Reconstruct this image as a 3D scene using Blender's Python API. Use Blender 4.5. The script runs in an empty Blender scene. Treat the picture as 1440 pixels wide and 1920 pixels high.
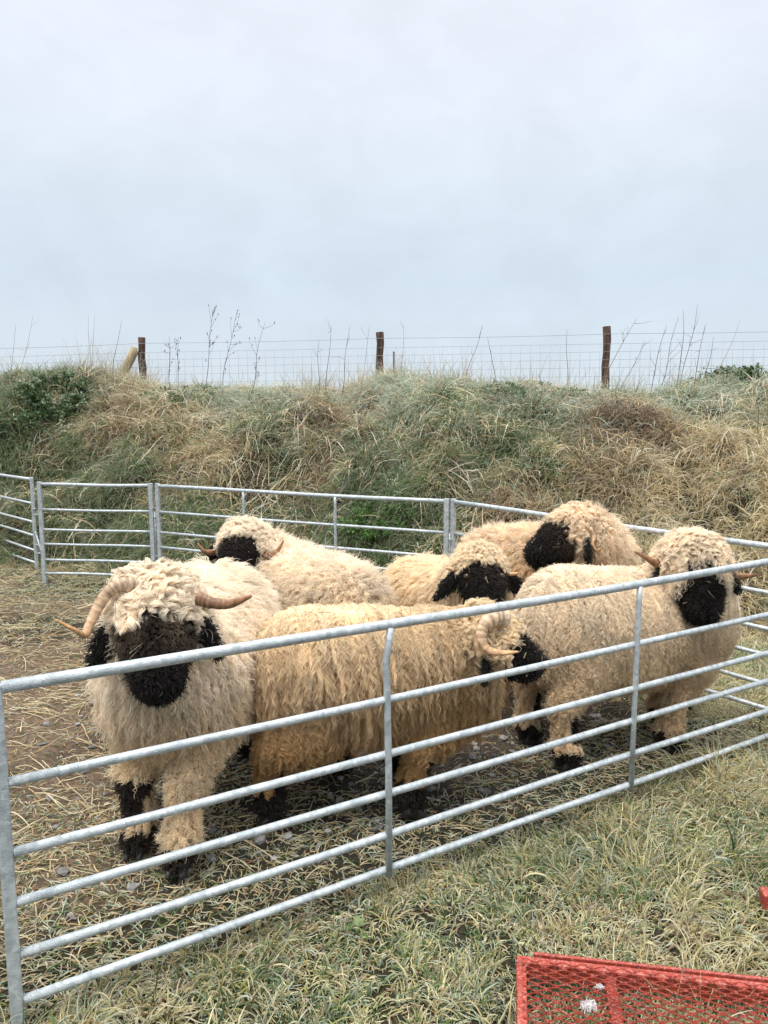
import bpy, bmesh, math, random
import numpy as np
from mathutils import Vector, Matrix
from mathutils.kdtree import KDTree

random.seed(7)
RNG = np.random.default_rng(11)
sc = bpy.context.scene
COL = sc.collection

# ------------------------------------------------------------------ camera
F_PX, EYE, HORIZON = 1450.0, 1.5, 770.0
PITCH = math.atan((960 - HORIZON) / F_PX)
cam_d = bpy.data.cameras.new('camera')
cam_d.sensor_fit = 'VERTICAL'
cam_d.sensor_height = 36.0
cam_d.lens = 36.0 * F_PX / 1920.0
cam_d.clip_start, cam_d.clip_end = 0.05, 2000
cam = bpy.data.objects.new('camera', cam_d)
COL.objects.link(cam)
cam.location = (0, 0, EYE)
cam.rotation_euler = (math.pi / 2 - PITCH, 0, 0)
sc.camera = cam

# ------------------------------------------------------------------ sky and sun
SUN_EL, SUN_AZ = math.radians(70), math.radians(-150)     # azimuth clockwise from +Y
world = bpy.data.worlds.new("World")
sc.world = world
world.use_nodes = True
wn, wl = world.node_tree.nodes, world.node_tree.links
wn.clear()
w_out = wn.new('ShaderNodeOutputWorld')
w_bg = wn.new('ShaderNodeBackground')
w_bg.inputs['Strength'].default_value = 0.1
w_sky = wn.new('ShaderNodeTexSky')
w_sky.sky_type = 'NISHITA'
w_sky.sun_disc = False
w_sky.sun_elevation = SUN_EL
w_sky.sun_rotation = SUN_AZ
w_tc = wn.new('ShaderNodeTexCoord')
w_sep = wn.new('ShaderNodeSeparateXYZ')
wl.new(w_tc.outputs['Generated'], w_sep.inputs[0])
w_ramp = wn.new('ShaderNodeValToRGB')                     # cloud deck by elevation
cr = w_ramp.color_ramp
cr.elements[0].position = 0.0
cr.elements[0].color = (0.64, 0.73, 0.81, 1)
cr.elements[1].position = 1.0
cr.elements[1].color = (0.92, 0.92, 0.93, 1)
for p_, c_ in ((0.05, (0.635, 0.72, 0.805, 1)), (0.16, (0.62, 0.71, 0.795, 1)), (0.26, (0.69, 0.77, 0.85, 1)), (0.36, (0.77, 0.82, 0.90, 1)), (0.55, (0.82, 0.85, 0.92, 1))):
    e_ = cr.elements.new(p_)
    e_.color = c_
wl.new(w_sep.outputs['Z'], w_ramp.inputs['Fac'])
w_map = wn.new('ShaderNodeMapping')
w_map.inputs['Scale'].default_value = (2.2, 2.2, 3.4)
w_map.inputs['Rotation'].default_value = (0, math.radians(20), 0)
wl.new(w_tc.outputs['Generated'], w_map.inputs['Vector'])
w_noise = wn.new('ShaderNodeTexNoise')
w_noise.inputs['Scale'].default_value = 3.4
w_noise.inputs['Detail'].default_value = 5
w_noise.inputs['Roughness'].default_value = 0.6
w_noise.inputs['Distortion'].default_value = 0.4
wl.new(w_map.outputs[0], w_noise.inputs['Vector'])
w_nr = wn.new('ShaderNodeMapRange')
w_nr.inputs['From Min'].default_value = 0.3
w_nr.inputs['From Max'].default_value = 0.7
w_nr.inputs['To Min'].default_value = 5.8
w_nr.inputs['To Max'].default_value = 6.4
wl.new(w_noise.outputs['Fac'], w_nr.inputs['Value'])
w_mul = wn.new('ShaderNodeVectorMath')
w_mul.operation = 'SCALE'
wl.new(w_ramp.outputs['Color'], w_mul.inputs[0])
wl.new(w_nr.outputs['Result'], w_mul.inputs['Scale'])
w_mix = wn.new('ShaderNodeMix')
w_mix.data_type = 'RGBA'
w_mix.inputs['Factor'].default_value = 0.94
wl.new(w_sky.outputs['Color'], w_mix.inputs['A'])
w_zen = wn.new('ShaderNodeMapRange')                       # overcast sky brightens overhead; boosted beyond that, above the view, to light the scene
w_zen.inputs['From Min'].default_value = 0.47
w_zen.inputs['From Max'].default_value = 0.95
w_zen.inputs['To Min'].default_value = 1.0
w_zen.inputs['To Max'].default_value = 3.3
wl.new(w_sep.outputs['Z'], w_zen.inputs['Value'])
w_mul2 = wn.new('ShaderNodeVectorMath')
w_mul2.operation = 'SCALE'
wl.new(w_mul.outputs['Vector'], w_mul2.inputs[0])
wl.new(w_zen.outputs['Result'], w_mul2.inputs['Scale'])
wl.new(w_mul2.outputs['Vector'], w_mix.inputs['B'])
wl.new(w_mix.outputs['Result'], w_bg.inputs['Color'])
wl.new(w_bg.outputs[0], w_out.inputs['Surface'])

sun_d = bpy.data.lights.new('sun', 'SUN')
sun_d.energy = 1.5
sun_d.angle = math.radians(14)
sun_d.color = (1.0, 0.95, 0.87)
sun = bpy.data.objects.new('sun', sun_d)
COL.objects.link(sun)
sv = Vector((math.sin(SUN_AZ) * math.cos(SUN_EL), math.cos(SUN_AZ) * math.cos(SUN_EL), math.sin(SUN_EL)))
sun.rotation_euler = sv.to_track_quat('Z', 'Y').to_euler()
sun.location = sv * 30

sc.view_settings.view_transform = 'Standard'
sc.view_settings.look = 'None'
sc.view_settings.gamma = 1
sc.view_settings.exposure = 0.85
sc.cycles.max_bounces = 10
sc.cycles.diffuse_bounces = 8
sc.cycles.glossy_bounces = 2
sc.cycles.transmission_bounces = 8
sc.cycles.use_denoising = True

# ------------------------------------------------------------------ pixel <-> place helpers
_c, _s = math.cos(-PITCH), math.sin(-PITCH)
def _ray(px, py):
    d = np.array([(px - 720) / F_PX, 1.0, -(py - 960) / F_PX])
    return np.array([d[0], _c * d[1] - _s * d[2], _s * d[1] + _c * d[2]])
def at_z(px, py, z):
    r = _ray(px, py)
    return np.array([0, 0, EYE]) + r * (z - EYE) / r[2]
def at_Y(px, py, Y):
    r = _ray(px, py)
    return np.array([0, 0, EYE]) + r * Y / r[1]

# ------------------------------------------------------------------ noise
_LAT = RNG.random((64, 64, 64))
def vnoise(p):
    p = np.asarray(p, float)
    i = np.floor(p).astype(int)
    f = p - i
    f = f * f * (3 - 2 * f)
    i0, i1 = i & 63, (i + 1) & 63
    r = 0
    for dx in (0, 1):
        for dy in (0, 1):
            for dz in (0, 1):
                w = (f[:, 0] if dx else 1 - f[:, 0]) * (f[:, 1] if dy else 1 - f[:, 1]) * (f[:, 2] if dz else 1 - f[:, 2])
                r = r + w * _LAT[(i1 if dx else i0)[:, 0], (i1 if dy else i0)[:, 1], (i1 if dz else i0)[:, 2]]
    return r
def fbm(x, y, scale, oct=4, seed=0.0, z=None):
    x, y = np.asarray(x, float).ravel(), np.asarray(y, float).ravel()
    z = np.zeros_like(x) if z is None else np.asarray(z, float).ravel()
    p = np.stack([x * scale + seed * 7.31, y * scale + seed * 3.7, z * scale + seed * 1.9], 1)
    r, a, t = 0, 0.5, 0
    for o in range(oct):
        r = r + a * vnoise(p)
        t += a
        p = p * 2.03 + 5.1
        a *= 0.5
    return r / t
def norm(v):
    return v / np.maximum(np.linalg.norm(v, axis=-1, keepdims=True), 1e-9)
def smooth(a, b, x):
    t = np.clip((x - a) / (b - a), 0, 1)
    return t * t * (3 - 2 * t)

# ------------------------------------------------------------------ materials
def new_mat(name):
    m = bpy.data.materials.new(name)
    m.use_nodes = True
    nt = m.node_tree
    return m, nt, nt.nodes['Principled BSDF']
def strand_mat(name, rough=0.75, spec=0.15, transl=0.25, frost_col=(0.76, 0.77, 0.70)):
    m, nt, b = new_mat(name)
    n, l = nt.nodes, nt.links
    at = n.new('ShaderNodeAttribute'); at.attribute_name = 'tint'
    fr = n.new('ShaderNodeAttribute'); fr.attribute_name = 'frost'
    hi = n.new('ShaderNodeHairInfo')
    mu = n.new('ShaderNodeMath'); mu.operation = 'MULTIPLY'
    l.new(fr.outputs['Fac'], mu.inputs[0]); l.new(hi.outputs['Intercept'], mu.inputs[1])
    mx = n.new('ShaderNodeMix'); mx.data_type = 'RGBA'
    l.new(mu.outputs[0], mx.inputs['Factor']); l.new(at.outputs['Color'], mx.inputs['A'])
    mx.inputs['B'].default_value = (*frost_col, 1)
    l.new(mx.outputs['Result'], b.inputs['Base Color'])
    b.inputs['Roughness'].default_value = rough
    b.inputs['Specular IOR Level'].default_value = spec
    tr = n.new('ShaderNodeBsdfTranslucent')
    l.new(mx.outputs['Result'], tr.inputs['Color'])
    ms = n.new('ShaderNodeMixShader'); ms.inputs['Fac'].default_value = transl
    l.new(b.outputs[0], ms.inputs[1]); l.new(tr.outputs[0], ms.inputs[2])
    l.new(ms.outputs[0], n['Material Output'].inputs['Surface'])
    return m
def tint_mat(name, rough=0.8, spec=0.2, noise=0.0, scale=40, bump=0.0):
    """colour from the mesh's own 'tint' attribute, broken up by noise"""
    m, nt, b = new_mat(name)
    n, l = nt.nodes, nt.links
    at = n.new('ShaderNodeAttribute'); at.attribute_name = 'tint'
    tc = n.new('ShaderNodeTexCoord')
    no = n.new('ShaderNodeTexNoise'); no.inputs['Scale'].default_value = scale; no.inputs['Detail'].default_value = 6
    l.new(tc.outputs['Object'], no.inputs['Vector'])
    mr = n.new('ShaderNodeMapRange')
    mr.inputs['To Min'].default_value = 1 - noise; mr.inputs['To Max'].default_value = 1 + noise
    mr.inputs['From Min'].default_value = 0.3; mr.inputs['From Max'].default_value = 0.7
    l.new(no.outputs['Fac'], mr.inputs['Value'])
    vm = n.new('ShaderNodeVectorMath'); vm.operation = 'SCALE'
    l.new(at.outputs['Color'], vm.inputs[0]); l.new(mr.outputs[0], vm.inputs['Scale'])
    l.new(vm.outputs[0], b.inputs['Base Color'])
    b.inputs['Roughness'].default_value = rough
    b.inputs['Specular IOR Level'].default_value = spec
    if bump:
        bp = n.new('ShaderNodeBump'); bp.inputs['Strength'].default_value = bump; bp.inputs['Distance'].default_value = 0.01
        l.new(no.outputs['Fac'], bp.inputs['Height']); l.new(bp.outputs[0], b.inputs['Normal'])
    return m
def two_tone(name, c1, c2, scale, rough=0.6, metal=0.0, bump=0.0, spec=0.5, lo=0.35, hi=0.65, stretch=(1, 1, 1), detail=5):
    m, nt, b = new_mat(name)
    n, l = nt.nodes, nt.links
    tc = n.new('ShaderNodeTexCoord')
    mp = n.new('ShaderNodeMapping'); mp.inputs['Scale'].default_value = stretch
    l.new(tc.outputs['Object'], mp.inputs['Vector'])
    no = n.new('ShaderNodeTexNoise'); no.inputs['Scale'].default_value = scale; no.inputs['Detail'].default_value = detail
    l.new(mp.outputs[0], no.inputs['Vector'])
    r = n.new('ShaderNodeValToRGB')
    r.color_ramp.elements[0].position = lo; r.color_ramp.elements[0].color = (*c1, 1)
    r.color_ramp.elements[1].position = hi; r.color_ramp.elements[1].color = (*c2, 1)
    l.new(no.outputs['Fac'], r.inputs['Fac']); l.new(r.outputs['Color'], b.inputs['Base Color'])
    b.inputs['Roughness'].default_value = rough
    b.inputs['Metallic'].default_value = metal
    b.inputs['Specular IOR Level'].default_value = spec
    if bump:
        bp = n.new('ShaderNodeBump'); bp.inputs['Strength'].default_value = bump; bp.inputs['Distance'].default_value = 0.004
        l.new(no.outputs['Fac'], bp.inputs['Height']); l.new(bp.outputs[0], b.inputs['Normal'])
    return m

def galvanised():
    m, nt, b = new_mat('galvanised_steel')
    n, l = nt.nodes, nt.links
    tc = n.new('ShaderNodeTexCoord')
    v = n.new('ShaderNodeTexVoronoi'); v.inputs['Scale'].default_value = 75
    l.new(tc.outputs['Object'], v.inputs['Vector'])
    no = n.new('ShaderNodeTexNoise'); no.inputs['Scale'].default_value = 26; no.inputs['Detail'].default_value = 6
    l.new(tc.outputs['Object'], no.inputs['Vector'])
    r = n.new('ShaderNodeValToRGB')
    r.color_ramp.elements[0].position = 0.30; r.color_ramp.elements[0].color = (0.30, 0.345, 0.36, 1)
    r.color_ramp.elements[1].position = 0.68; r.color_ramp.elements[1].color = (0.54, 0.585, 0.60, 1)
    mx = n.new('ShaderNodeMix'); mx.data_type = 'FLOAT'; mx.inputs['Factor'].default_value = 0.35
    l.new(no.outputs['Fac'], mx.inputs['A']); l.new(v.outputs['Color'], mx.inputs['B'])
    l.new(mx.outputs['Result'], r.inputs['Fac']); l.new(r.outputs['Color'], b.inputs['Base Color'])
    # beads of thawed frost
    v2 = n.new('ShaderNodeTexVoronoi'); v2.inputs['Scale'].default_value = 190
    l.new(tc.outputs['Object'], v2.inputs['Vector'])
    mr = n.new('ShaderNodeMapRange'); mr.inputs['From Min'].default_value = 0.18; mr.inputs['From Max'].default_value = 0.42
    mr.inputs['To Min'].default_value = 1; mr.inputs['To Max'].default_value = 0
    l.new(v2.outputs['Distance'], mr.inputs['Value'])
    bp = n.new('ShaderNodeBump'); bp.inputs['Strength'].default_value = 0.35; bp.inputs['Distance'].default_value = 0.002
    l.new(mr.outputs[0], bp.inputs['Height']); l.new(bp.outputs[0], b.inputs['Normal'])
    b.inputs['Metallic'].default_value = 0.25
    b.inputs['Roughness'].default_value = 0.45
    return m

def ground_mat(name):
    """tint attribute (soil, mud, thatch) broken by grit"""
    return tint_mat(name, rough=0.9, spec=0.25, noise=0.55, scale=55, bump=0.6)

M = {}
M['steel'] = galvanised()
M['bolt'] = two_tone('weathered_bolt_steel', (0.20, 0.21, 0.21), (0.38, 0.40, 0.41), 60, rough=0.5, metal=0.6)
M['ground'] = ground_mat('trampled_soil')
M['bank'] = ground_mat('thatch_soil')
M['grass'] = strand_mat('grass_blades', rough=0.6, spec=0.2, transl=0.3)
M['straw'] = strand_mat('straw_stalks', rough=0.55, spec=0.3, transl=0.15)
M['wool'] = strand_mat('wool_fibre', rough=0.8, spec=0.1, transl=0.5)
M['hair'] = strand_mat('dark_hair_fibre', rough=0.6, spec=0.25, transl=0.1)
M['skin'] = tint_mat('fleece_underlayer', rough=0.9, spec=0.05, noise=0.15, scale=60)
M['horn'] = tint_mat('ridged_horn', rough=0.5, spec=0.4, noise=0.3, scale=70, bump=0.3)
M['hoof'] = two_tone('hoof_keratin', (0.012, 0.011, 0.010), (0.05, 0.045, 0.04), 40, rough=0.55)
M['eye'] = two_tone('eye_surface', (0.02, 0.010, 0.005), (0.06, 0.035, 0.015), 20, rough=0.05)
M['ear'] = two_tone('ear_skin', (0.008, 0.007, 0.007), (0.02, 0.017, 0.015), 60, rough=0.85, spec=0.1)
M['timber'] = two_tone('weathered_post_wood', (0.030, 0.016, 0.011), (0.13, 0.075, 0.05), 26, rough=0.85, bump=0.7, stretch=(1, 1, 0.12))
M['brace'] = two_tone('pale_brace_wood', (0.24, 0.18, 0.10), (0.46, 0.38, 0.24), 22, rough=0.85, bump=0.6, stretch=(1, 1, 0.15))
M['wire'] = two_tone('fence_wire', (0.22, 0.24, 0.26), (0.34, 0.37, 0.40), 30, rough=0.5, metal=0.5)
M['rust'] = two_tone('rusty_iron', (0.05, 0.03, 0.02), (0.16, 0.10, 0.07), 60, rough=0.8)
M['stone'] = tint_mat('grey_stone', rough=0.8, spec=0.3, noise=0.35, scale=60, bump=0.4)
M['leaf'] = tint_mat('leaf_surface', rough=0.55, spec=0.3, noise=0.2, scale=30)
M['stem'] = tint_mat('dead_stem', rough=0.8, spec=0.2, noise=0.3, scale=60)
M['tuft'] = strand_mat('shed_wool', rough=0.85, spec=0.1, transl=0.3)

def red_paint():
    m, nt, b = new_mat('red_painted_metal')
    n, l = nt.nodes, nt.links
    tc = n.new('ShaderNodeTexCoord')
    no = n.new('ShaderNodeTexNoise'); no.inputs['Scale'].default_value = 34; no.inputs['Detail'].default_value = 8
    l.new(tc.outputs['Object'], no.inputs['Vector'])
    r = n.new('ShaderNodeValToRGB')
    r.color_ramp.elements[0].position = 0.32; r.color_ramp.elements[0].color = (0.20, 0.024, 0.012, 1)
    r.color_ramp.elements[1].position = 0.62; r.color_ramp.elements[1].color = (0.33, 0.044, 0.023, 1)
    l.new(no.outputs['Fac'], r.inputs['Fac'])
    no2 = n.new('ShaderNodeTexNoise'); no2.inputs['Scale'].default_value = 160; no2.inputs['Detail'].default_value = 5
    l.new(tc.outputs['Object'], no2.inputs['Vector'])
    mr = n.new('ShaderNodeMapRange'); mr.inputs['From Min'].default_value = 0.50; mr.inputs['From Max'].default_value = 0.72
    mr.inputs['To Max'].default_value = 0.45
    l.new(no2.outputs['Fac'], mr.inputs['Value'])
    mx = n.new('ShaderNodeMix'); mx.data_type = 'RGBA'           # rime and scuffs
    l.new(mr.outputs[0], mx.inputs['Factor']); l.new(r.outputs['Color'], mx.inputs['A'])
    mx.inputs['B'].default_value = (0.60, 0.38, 0.33, 1)
    l.new(mx.outputs['Result'], b.inputs['Base Color'])
    b.inputs['Roughness'].default_value = 0.5
    bp = n.new('ShaderNodeBump'); bp.inputs['Strength'].default_value = 0.3; bp.inputs['Distance'].default_value = 0.002
    l.new(no2.outputs['Fac'], bp.inputs['Height']); l.new(bp.outputs[0], b.inputs['Normal'])
    return m
M['red'] = red_paint()
def rimed(src):
    m = src.copy(); m.name = 'red_metal_with_rime'
    nt = m.node_tree; n, l = nt.nodes, nt.links; b = n['Principled BSDF']
    old = b.inputs['Base Color'].links[0].from_socket
    g = n.new('ShaderNodeNewGeometry'); sp = n.new('ShaderNodeSeparateXYZ'); l.new(g.outputs['Normal'], sp.inputs[0])
    mr = n.new('ShaderNodeMapRange'); mr.inputs['From Min'].default_value = 0.45; mr.inputs['From Max'].default_value = 0.8; mr.inputs['To Max'].default_value = 0.55
    l.new(sp.outputs['Z'], mr.inputs['Value'])
    mx = n.new('ShaderNodeMix'); mx.data_type = 'RGBA'               # frost lies on what faces up
    l.new(mr.outputs[0], mx.inputs['Factor']); l.new(old, mx.inputs['A']); mx.inputs['B'].default_value = (0.62, 0.46, 0.41, 1)
    l.new(mx.outputs['Result'], b.inputs['Base Color'])
    return m
M['red_rime'] = rimed(M['red'])

# ------------------------------------------------------------------ object helpers
def tag(o, label=None, cat=None, group=None, kind=None):
    if label: o['label'] = label
    if cat: o['category'] = cat
    if group: o['group'] = group
    if kind: o['kind'] = kind
    return o
def empty(name, loc=(0, 0, 0)):
    o = bpy.data.objects.new(name, None)
    o.empty_display_size = 0.1
    COL.objects.link(o)
    o.location = loc
    return o
def mesh_obj(name, verts, faces, mat, parent=None, tint=None, smooth_shade=True, origin=(0, 0, 0)):
    """verts in world space; stored relative to the parent's (unrotated) origin"""
    org = np.array(parent.location if parent else origin, float)
    if parent is not None and parent.parent is not None:
        org = org + np.array(parent.parent.location)
    me = bpy.data.meshes.new(name)
    v = np.asarray(verts, float).reshape(-1, 3) - org
    me.from_pydata(v.tolist(), [], [tuple(int(i) for i in f) for f in faces])
    if smooth_shade:
        me.polygons.foreach_set('use_smooth', [True] * len(me.polygons))
    if tint is not None:
        a = me.attributes.new('tint', 'FLOAT_COLOR', 'POINT')
        t = np.ones((len(v), 4)); t[:, :3] = tint
        a.data.foreach_set('color', t.ravel())
    me.materials.append(mat)
    me.update()
    o = bpy.data.objects.new(name, me)
    COL.objects.link(o)
    if parent is None:
        o.location = origin
    else:
        o.parent = parent
    return o
def strands(name, P, R, tint, mat, parent=None, frost=None):
    """P (n,k,3) world points, R (n,k) radii, tint (n,3): one object of fine curves"""
    n, k = P.shape[:2]
    org = np.array(parent.location) if parent else np.zeros(3)
    hc = bpy.data.hair_curves.new(name)
    hc.add_curves([k] * n)
    hc.position_data.foreach_set('vector', (P - org).astype(np.float32).ravel())
    ra = hc.attributes.get('radius') or hc.attributes.new('radius', 'FLOAT', 'POINT')
    ra.data.foreach_set('value', np.ascontiguousarray(R, np.float32).ravel())
    ca = hc.attributes.new('tint', 'FLOAT_COLOR', 'CURVE')
    t = np.ones((n, 4), np.float32); t[:, :3] = tint
    ca.data.foreach_set('color', t.ravel())
    fa = hc.attributes.new('frost', 'FLOAT', 'CURVE')
    fa.data.foreach_set('value', np.zeros(n, np.float32) if frost is None else np.asarray(frost, np.float32))
    hc.materials.append(mat)
    o = bpy.data.objects.new(name, hc)
    COL.objects.link(o)
    if parent: o.parent = parent
    return o
def tube(pts, radii, sides=8, closed_ends=True, flat=None):
    """swept tube: verts, faces. radii scalar/array; flat=(a,b) gives an elliptic section"""
    pts = np.asarray(pts, float)
    k = len(pts)
    radii = np.broadcast_to(np.asarray(radii, float), (k,))
    T = norm(np.gradient(pts, axis=0))
    ref = np.array([0, 0, 1.0]) if abs(T[0][2]) < 0.9 else np.array([1.0, 0, 0])
    U = ref - T[0] * (ref @ T[0]); U = U / np.linalg.norm(U)
    V = []
    for i in range(k):
        U = U - T[i] * (U @ T[i]); U = U / np.linalg.norm(U)
        W = np.cross(T[i], U)
        a = np.arange(sides) * 2 * math.pi / sides
        fa, fb = flat or (1, 1)
        V.append(pts[i] + radii[i] * (np.cos(a)[:, None] * U * fa + np.sin(a)[:, None] * W * fb))
    V = np.concatenate(V)
    Fc = []
    for i in range(k - 1):
        for j in range(sides):
            a, b = i * sides + j, i * sides + (j + 1) % sides
            Fc.append((a, b, b + sides, a + sides))
    if closed_ends:
        Fc.append(tuple(range(sides - 1, -1, -1)))
        Fc.append(tuple(range((k - 1) * sides, k * sides)))
    return V, Fc
def join(parts):
    V, Fc, off = [], [], 0
    for v, f in parts:
        V.append(np.asarray(v)); Fc += [tuple(i + off for i in q) for q in f]; off += len(v)
    return np.concatenate(V), Fc
def box(c, ax, ay, az, hx, hy, hz):
    c = np.asarray(c, float)
    V = [c + sx * hx * ax + sy * hy * ay + sz * hz * az for sx in (-1, 1) for sy in (-1, 1) for sz in (-1, 1)]
    return np.array(V), [(0, 1, 3, 2), (4, 6, 7, 5), (0, 4, 5, 1), (2, 3, 7, 6), (0, 2, 6, 4), (1, 5, 7, 3)]
def spline(pts, n):
    pts = np.asarray(pts, float)
    p = np.vstack([2 * pts[0] - pts[1], pts, 2 * pts[-1] - pts[-2]])
    out = []
    segs = len(pts) - 1
    for u in np.linspace(0, segs - 1e-6, n):
        i = int(u); t = u - i
        a, b, c, d = p[i], p[i + 1], p[i + 2], p[i + 3]
        out.append(0.5 * (2 * b + (c - a) * t + (2 * a - 5 * b + 4 * c - d) * t * t + (3 * b - 3 * c + d - a) * t ** 3))
    return np.array(out)
def bevel(o, w, seg=2):
    md = o.modifiers.new('bevel', 'BEVEL'); md.width = w; md.segments = seg; md.limit_method = 'ANGLE'
    return o

# ------------------------------------------------------------------ terrain
FOOT_X = np.array([-40, -9, -5, -3.3, -2.0, 0.0, 1.0, 2.0, 3.2, 6, 40.])
FOOT_Y = np.array([14, 9.6, 8.1, 7.45, 6.95, 6.15, 5.55, 5.05, 4.9, 4.9, 4.0])
A0, A1 = np.array([-0.891, 1.704]), np.array([1.90, 3.375])          # line of the front hurdle
FD = (A1 - A0) / np.linalg.norm(A1 - A0)
FN = np.array([-FD[1], FD[0]])                                     # points into the pen
def d_front(x, y):
    return (x - A0[0]) * FN[0] + (y - A0[1]) * FN[1]
def flat_h(x, y):
    x, y = np.asarray(x, float), np.asarray(y, float)
    sh = x.shape
    pen = smooth(0.1, 0.5, d_front(x, y)).ravel()
    n1 = fbm(x, y, 1.3, 3, 1) - 0.5
    n2 = fbm(x, y, 9.0, 4, 2) - 0.5
    near = smooth(14, 9, np.hypot(x, y)).ravel()
    return ((0.05 * n1 + (0.018 + 0.055 * pen) * n2) * near).reshape(sh)
def bank_raw(x, y):
    x, y = np.asarray(x, float), np.asarray(y, float)
    sh = x.shape
    fx = np.interp(x, FOOT_X, FOOT_Y)
    n0 = (fbm(x, y, 0.55, 2, 5) - 0.5).reshape(sh)
    n1 = (fbm(x, y, 1.1, 3, 3) - 0.5).reshape(sh)
    n2 = (fbm(x, y, 3.1, 3, 4) - 0.5).reshape(sh)
    width = np.interp(x, [-5, -1, 3.5], [2.3, 2.85, 3.05])
    s = (y + 0.5 * n1 - fx) / width
    hc = np.interp(x, [-5.5, -3.6, -2.9, -2.2, -1.7, -1.2, -0.5, 0.35, 1.0, 2, 3.4, 4.2], [1.70, 1.76, 1.65, 1.57, 1.55, 1.64, 1.56, 1.68, 1.57, 1.55, 1.56, 1.62])
    sc_ = np.clip(s, 0, 1)
    z = hc * (1 - (1 - sc_) ** 1.5) + np.where(s < 0, s * 1.2, 0)
    lump = np.clip(s * 3, 0, 1) * np.clip(2.0 - s, 0.25, 1)
    z = z + lump * (0.40 * n1 + 0.44 * n2 * np.clip(1.5 - s, 0.35, 1) + 0.10 * n0)
    # washed-out hollow at the left end of the bank
    hol = np.exp(-(((x + 3.62) / 0.42) ** 2 + ((y - 8.42) / 0.36) ** 2))
    z = z - 0.42 * hol
    back = np.clip(y - (fx + width + 1.5), 0, None)
    z = z - 0.035 * back
    return np.where(s < -0.5, -0.6, np.maximum(z, -0.6))
HX, HY, HS = np.arange(-9, 8.01, 0.03), np.arange(3.6, 15.01, 0.03), 0.03
_gx, _gy = np.meshgrid(HX, HY, indexing='ij')
HB = bank_raw(_gx, _gy)
HUM = np.zeros_like(HB)
for _k in range(1000):                                              # tussock hummocks
    hx_ = RNG.uniform(-7.5, 6.5); hy_ = np.interp(hx_, FOOT_X, FOOT_Y) + RNG.uniform(0.0, 3.3)
    am, ra = (RNG.uniform(0.04, 0.15), RNG.uniform(0.09, 0.20)) if _k > 260 else (RNG.uniform(0.08, 0.22), RNG.uniform(0.2, 0.46))
    i0, i1 = np.searchsorted(HX, [hx_ - 3 * ra, hx_ + 3 * ra]); j0, j1 = np.searchsorted(HY, [hy_ - 3 * ra, hy_ + 3 * ra])
    q_ = ((_gx[i0:i1, j0:j1] - hx_) / (ra * 1.2)) ** 2 + ((_gy[i0:i1, j0:j1] - hy_) / ra) ** 2
    HUM[i0:i1, j0:j1] = np.maximum(HUM[i0:i1, j0:j1], am * np.exp(-q_ ** 1.5))
_sl = (_gy - np.interp(_gx, FOOT_X, FOOT_Y)) / np.interp(_gx, [-5, -1, 3.5], [2.3, 2.85, 3.05])
HUM *= smooth(-0.05, 0.1, _sl) * np.clip(1.55 - 0.75 * _sl, 0.35, 1)
HB = np.where(HB > -0.5, HB + HUM, HB)
def _bil(G, x, y):
    fx = np.clip((x - HX[0]) / HS, 0, len(HX) - 1.001); fy = np.clip((y - HY[0]) / HS, 0, len(HY) - 1.001)
    i, j = fx.astype(int), fy.astype(int); a, b = fx - i, fy - j
    return (G[i, j] * (1 - a) + G[i + 1, j] * a) * (1 - b) + (G[i, j + 1] * (1 - a) + G[i + 1, j + 1] * a) * b
def bank_h(x, y):
    x, y = np.asarray(x, float), np.asarray(y, float)
    inside = (x > HX[0]) & (x < HX[-1]) & (y > HY[0]) & (y < HY[-1])
    r = _bil(HB, x, y)
    if not inside.all():
        r = np.where(inside, r, bank_raw(x, y))
    return r
def terrain_h(x, y):
    return np.maximum(flat_h(x, y), bank_h(x, y))

def grid_faces(nx, ny):
    i = np.arange(nx - 1)[:, None] * ny + np.arange(ny - 1)[None, :]
    i = i.ravel()
    return np.stack([i, i + ny, i + ny + 1, i + 1], 1)
def axis(fine0, fine1, step, lo, hi):
    a = list(np.arange(fine0, fine1 + 1e-6, step))
    d = step
    while a[-1] < hi:
        d *= 1.35; a.append(a[-1] + d)
    d = step
    while a[0] > lo:
        d *= 1.35; a.insert(0, a[0] - d)
    return np.array(a)

gx, gy = axis(-4.5, 4.2, 0.03, -400, 400), axis(1.0, 8.2, 0.03, -400, 600)
X, Y = np.meshgrid(gx, gy, indexing='ij')
Z = flat_h(X, Y)
far_drop = smooth(20, 60, np.hypot(X, Y)) * 0.02
V = np.stack([X.ravel(), Y.ravel(), (Z - far_drop).ravel()], 1)
pen = smooth(0.25, 0.6, d_front(V[:, 0], V[:, 1]))
patch = fbm(V[:, 0], V[:, 1], 1.6, 4, 8)
soil = np.array([0.028, 0.020, 0.013]); mud = np.array([0.105, 0.074, 0.048]); thatch = np.array([0.026, 0.023, 0.011])
grav = np.array([0.034, 0.031, 0.028])
mudw = smooth(0.42, 0.6, patch) * pen
near_c = np.exp(-(((V[:, 0] - 0.2) / 0.9) ** 2 + ((V[:, 1] - 3.1) / 0.8) ** 2))
tint = thatch * (1 - pen)[:, None] * 0.8 + soil * pen[:, None]
tint = tint * (1 - mudw)[:, None] + mud * mudw[:, None]
tint = tint * (1 - near_c * 0.7)[:, None] + (grav * 0.75) * (near_c * 0.7)[:, None]
tag(mesh_obj('ground', V, grid_faces(len(gx), len(gy)), M['ground'], tint=tint), kind='structure')

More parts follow.
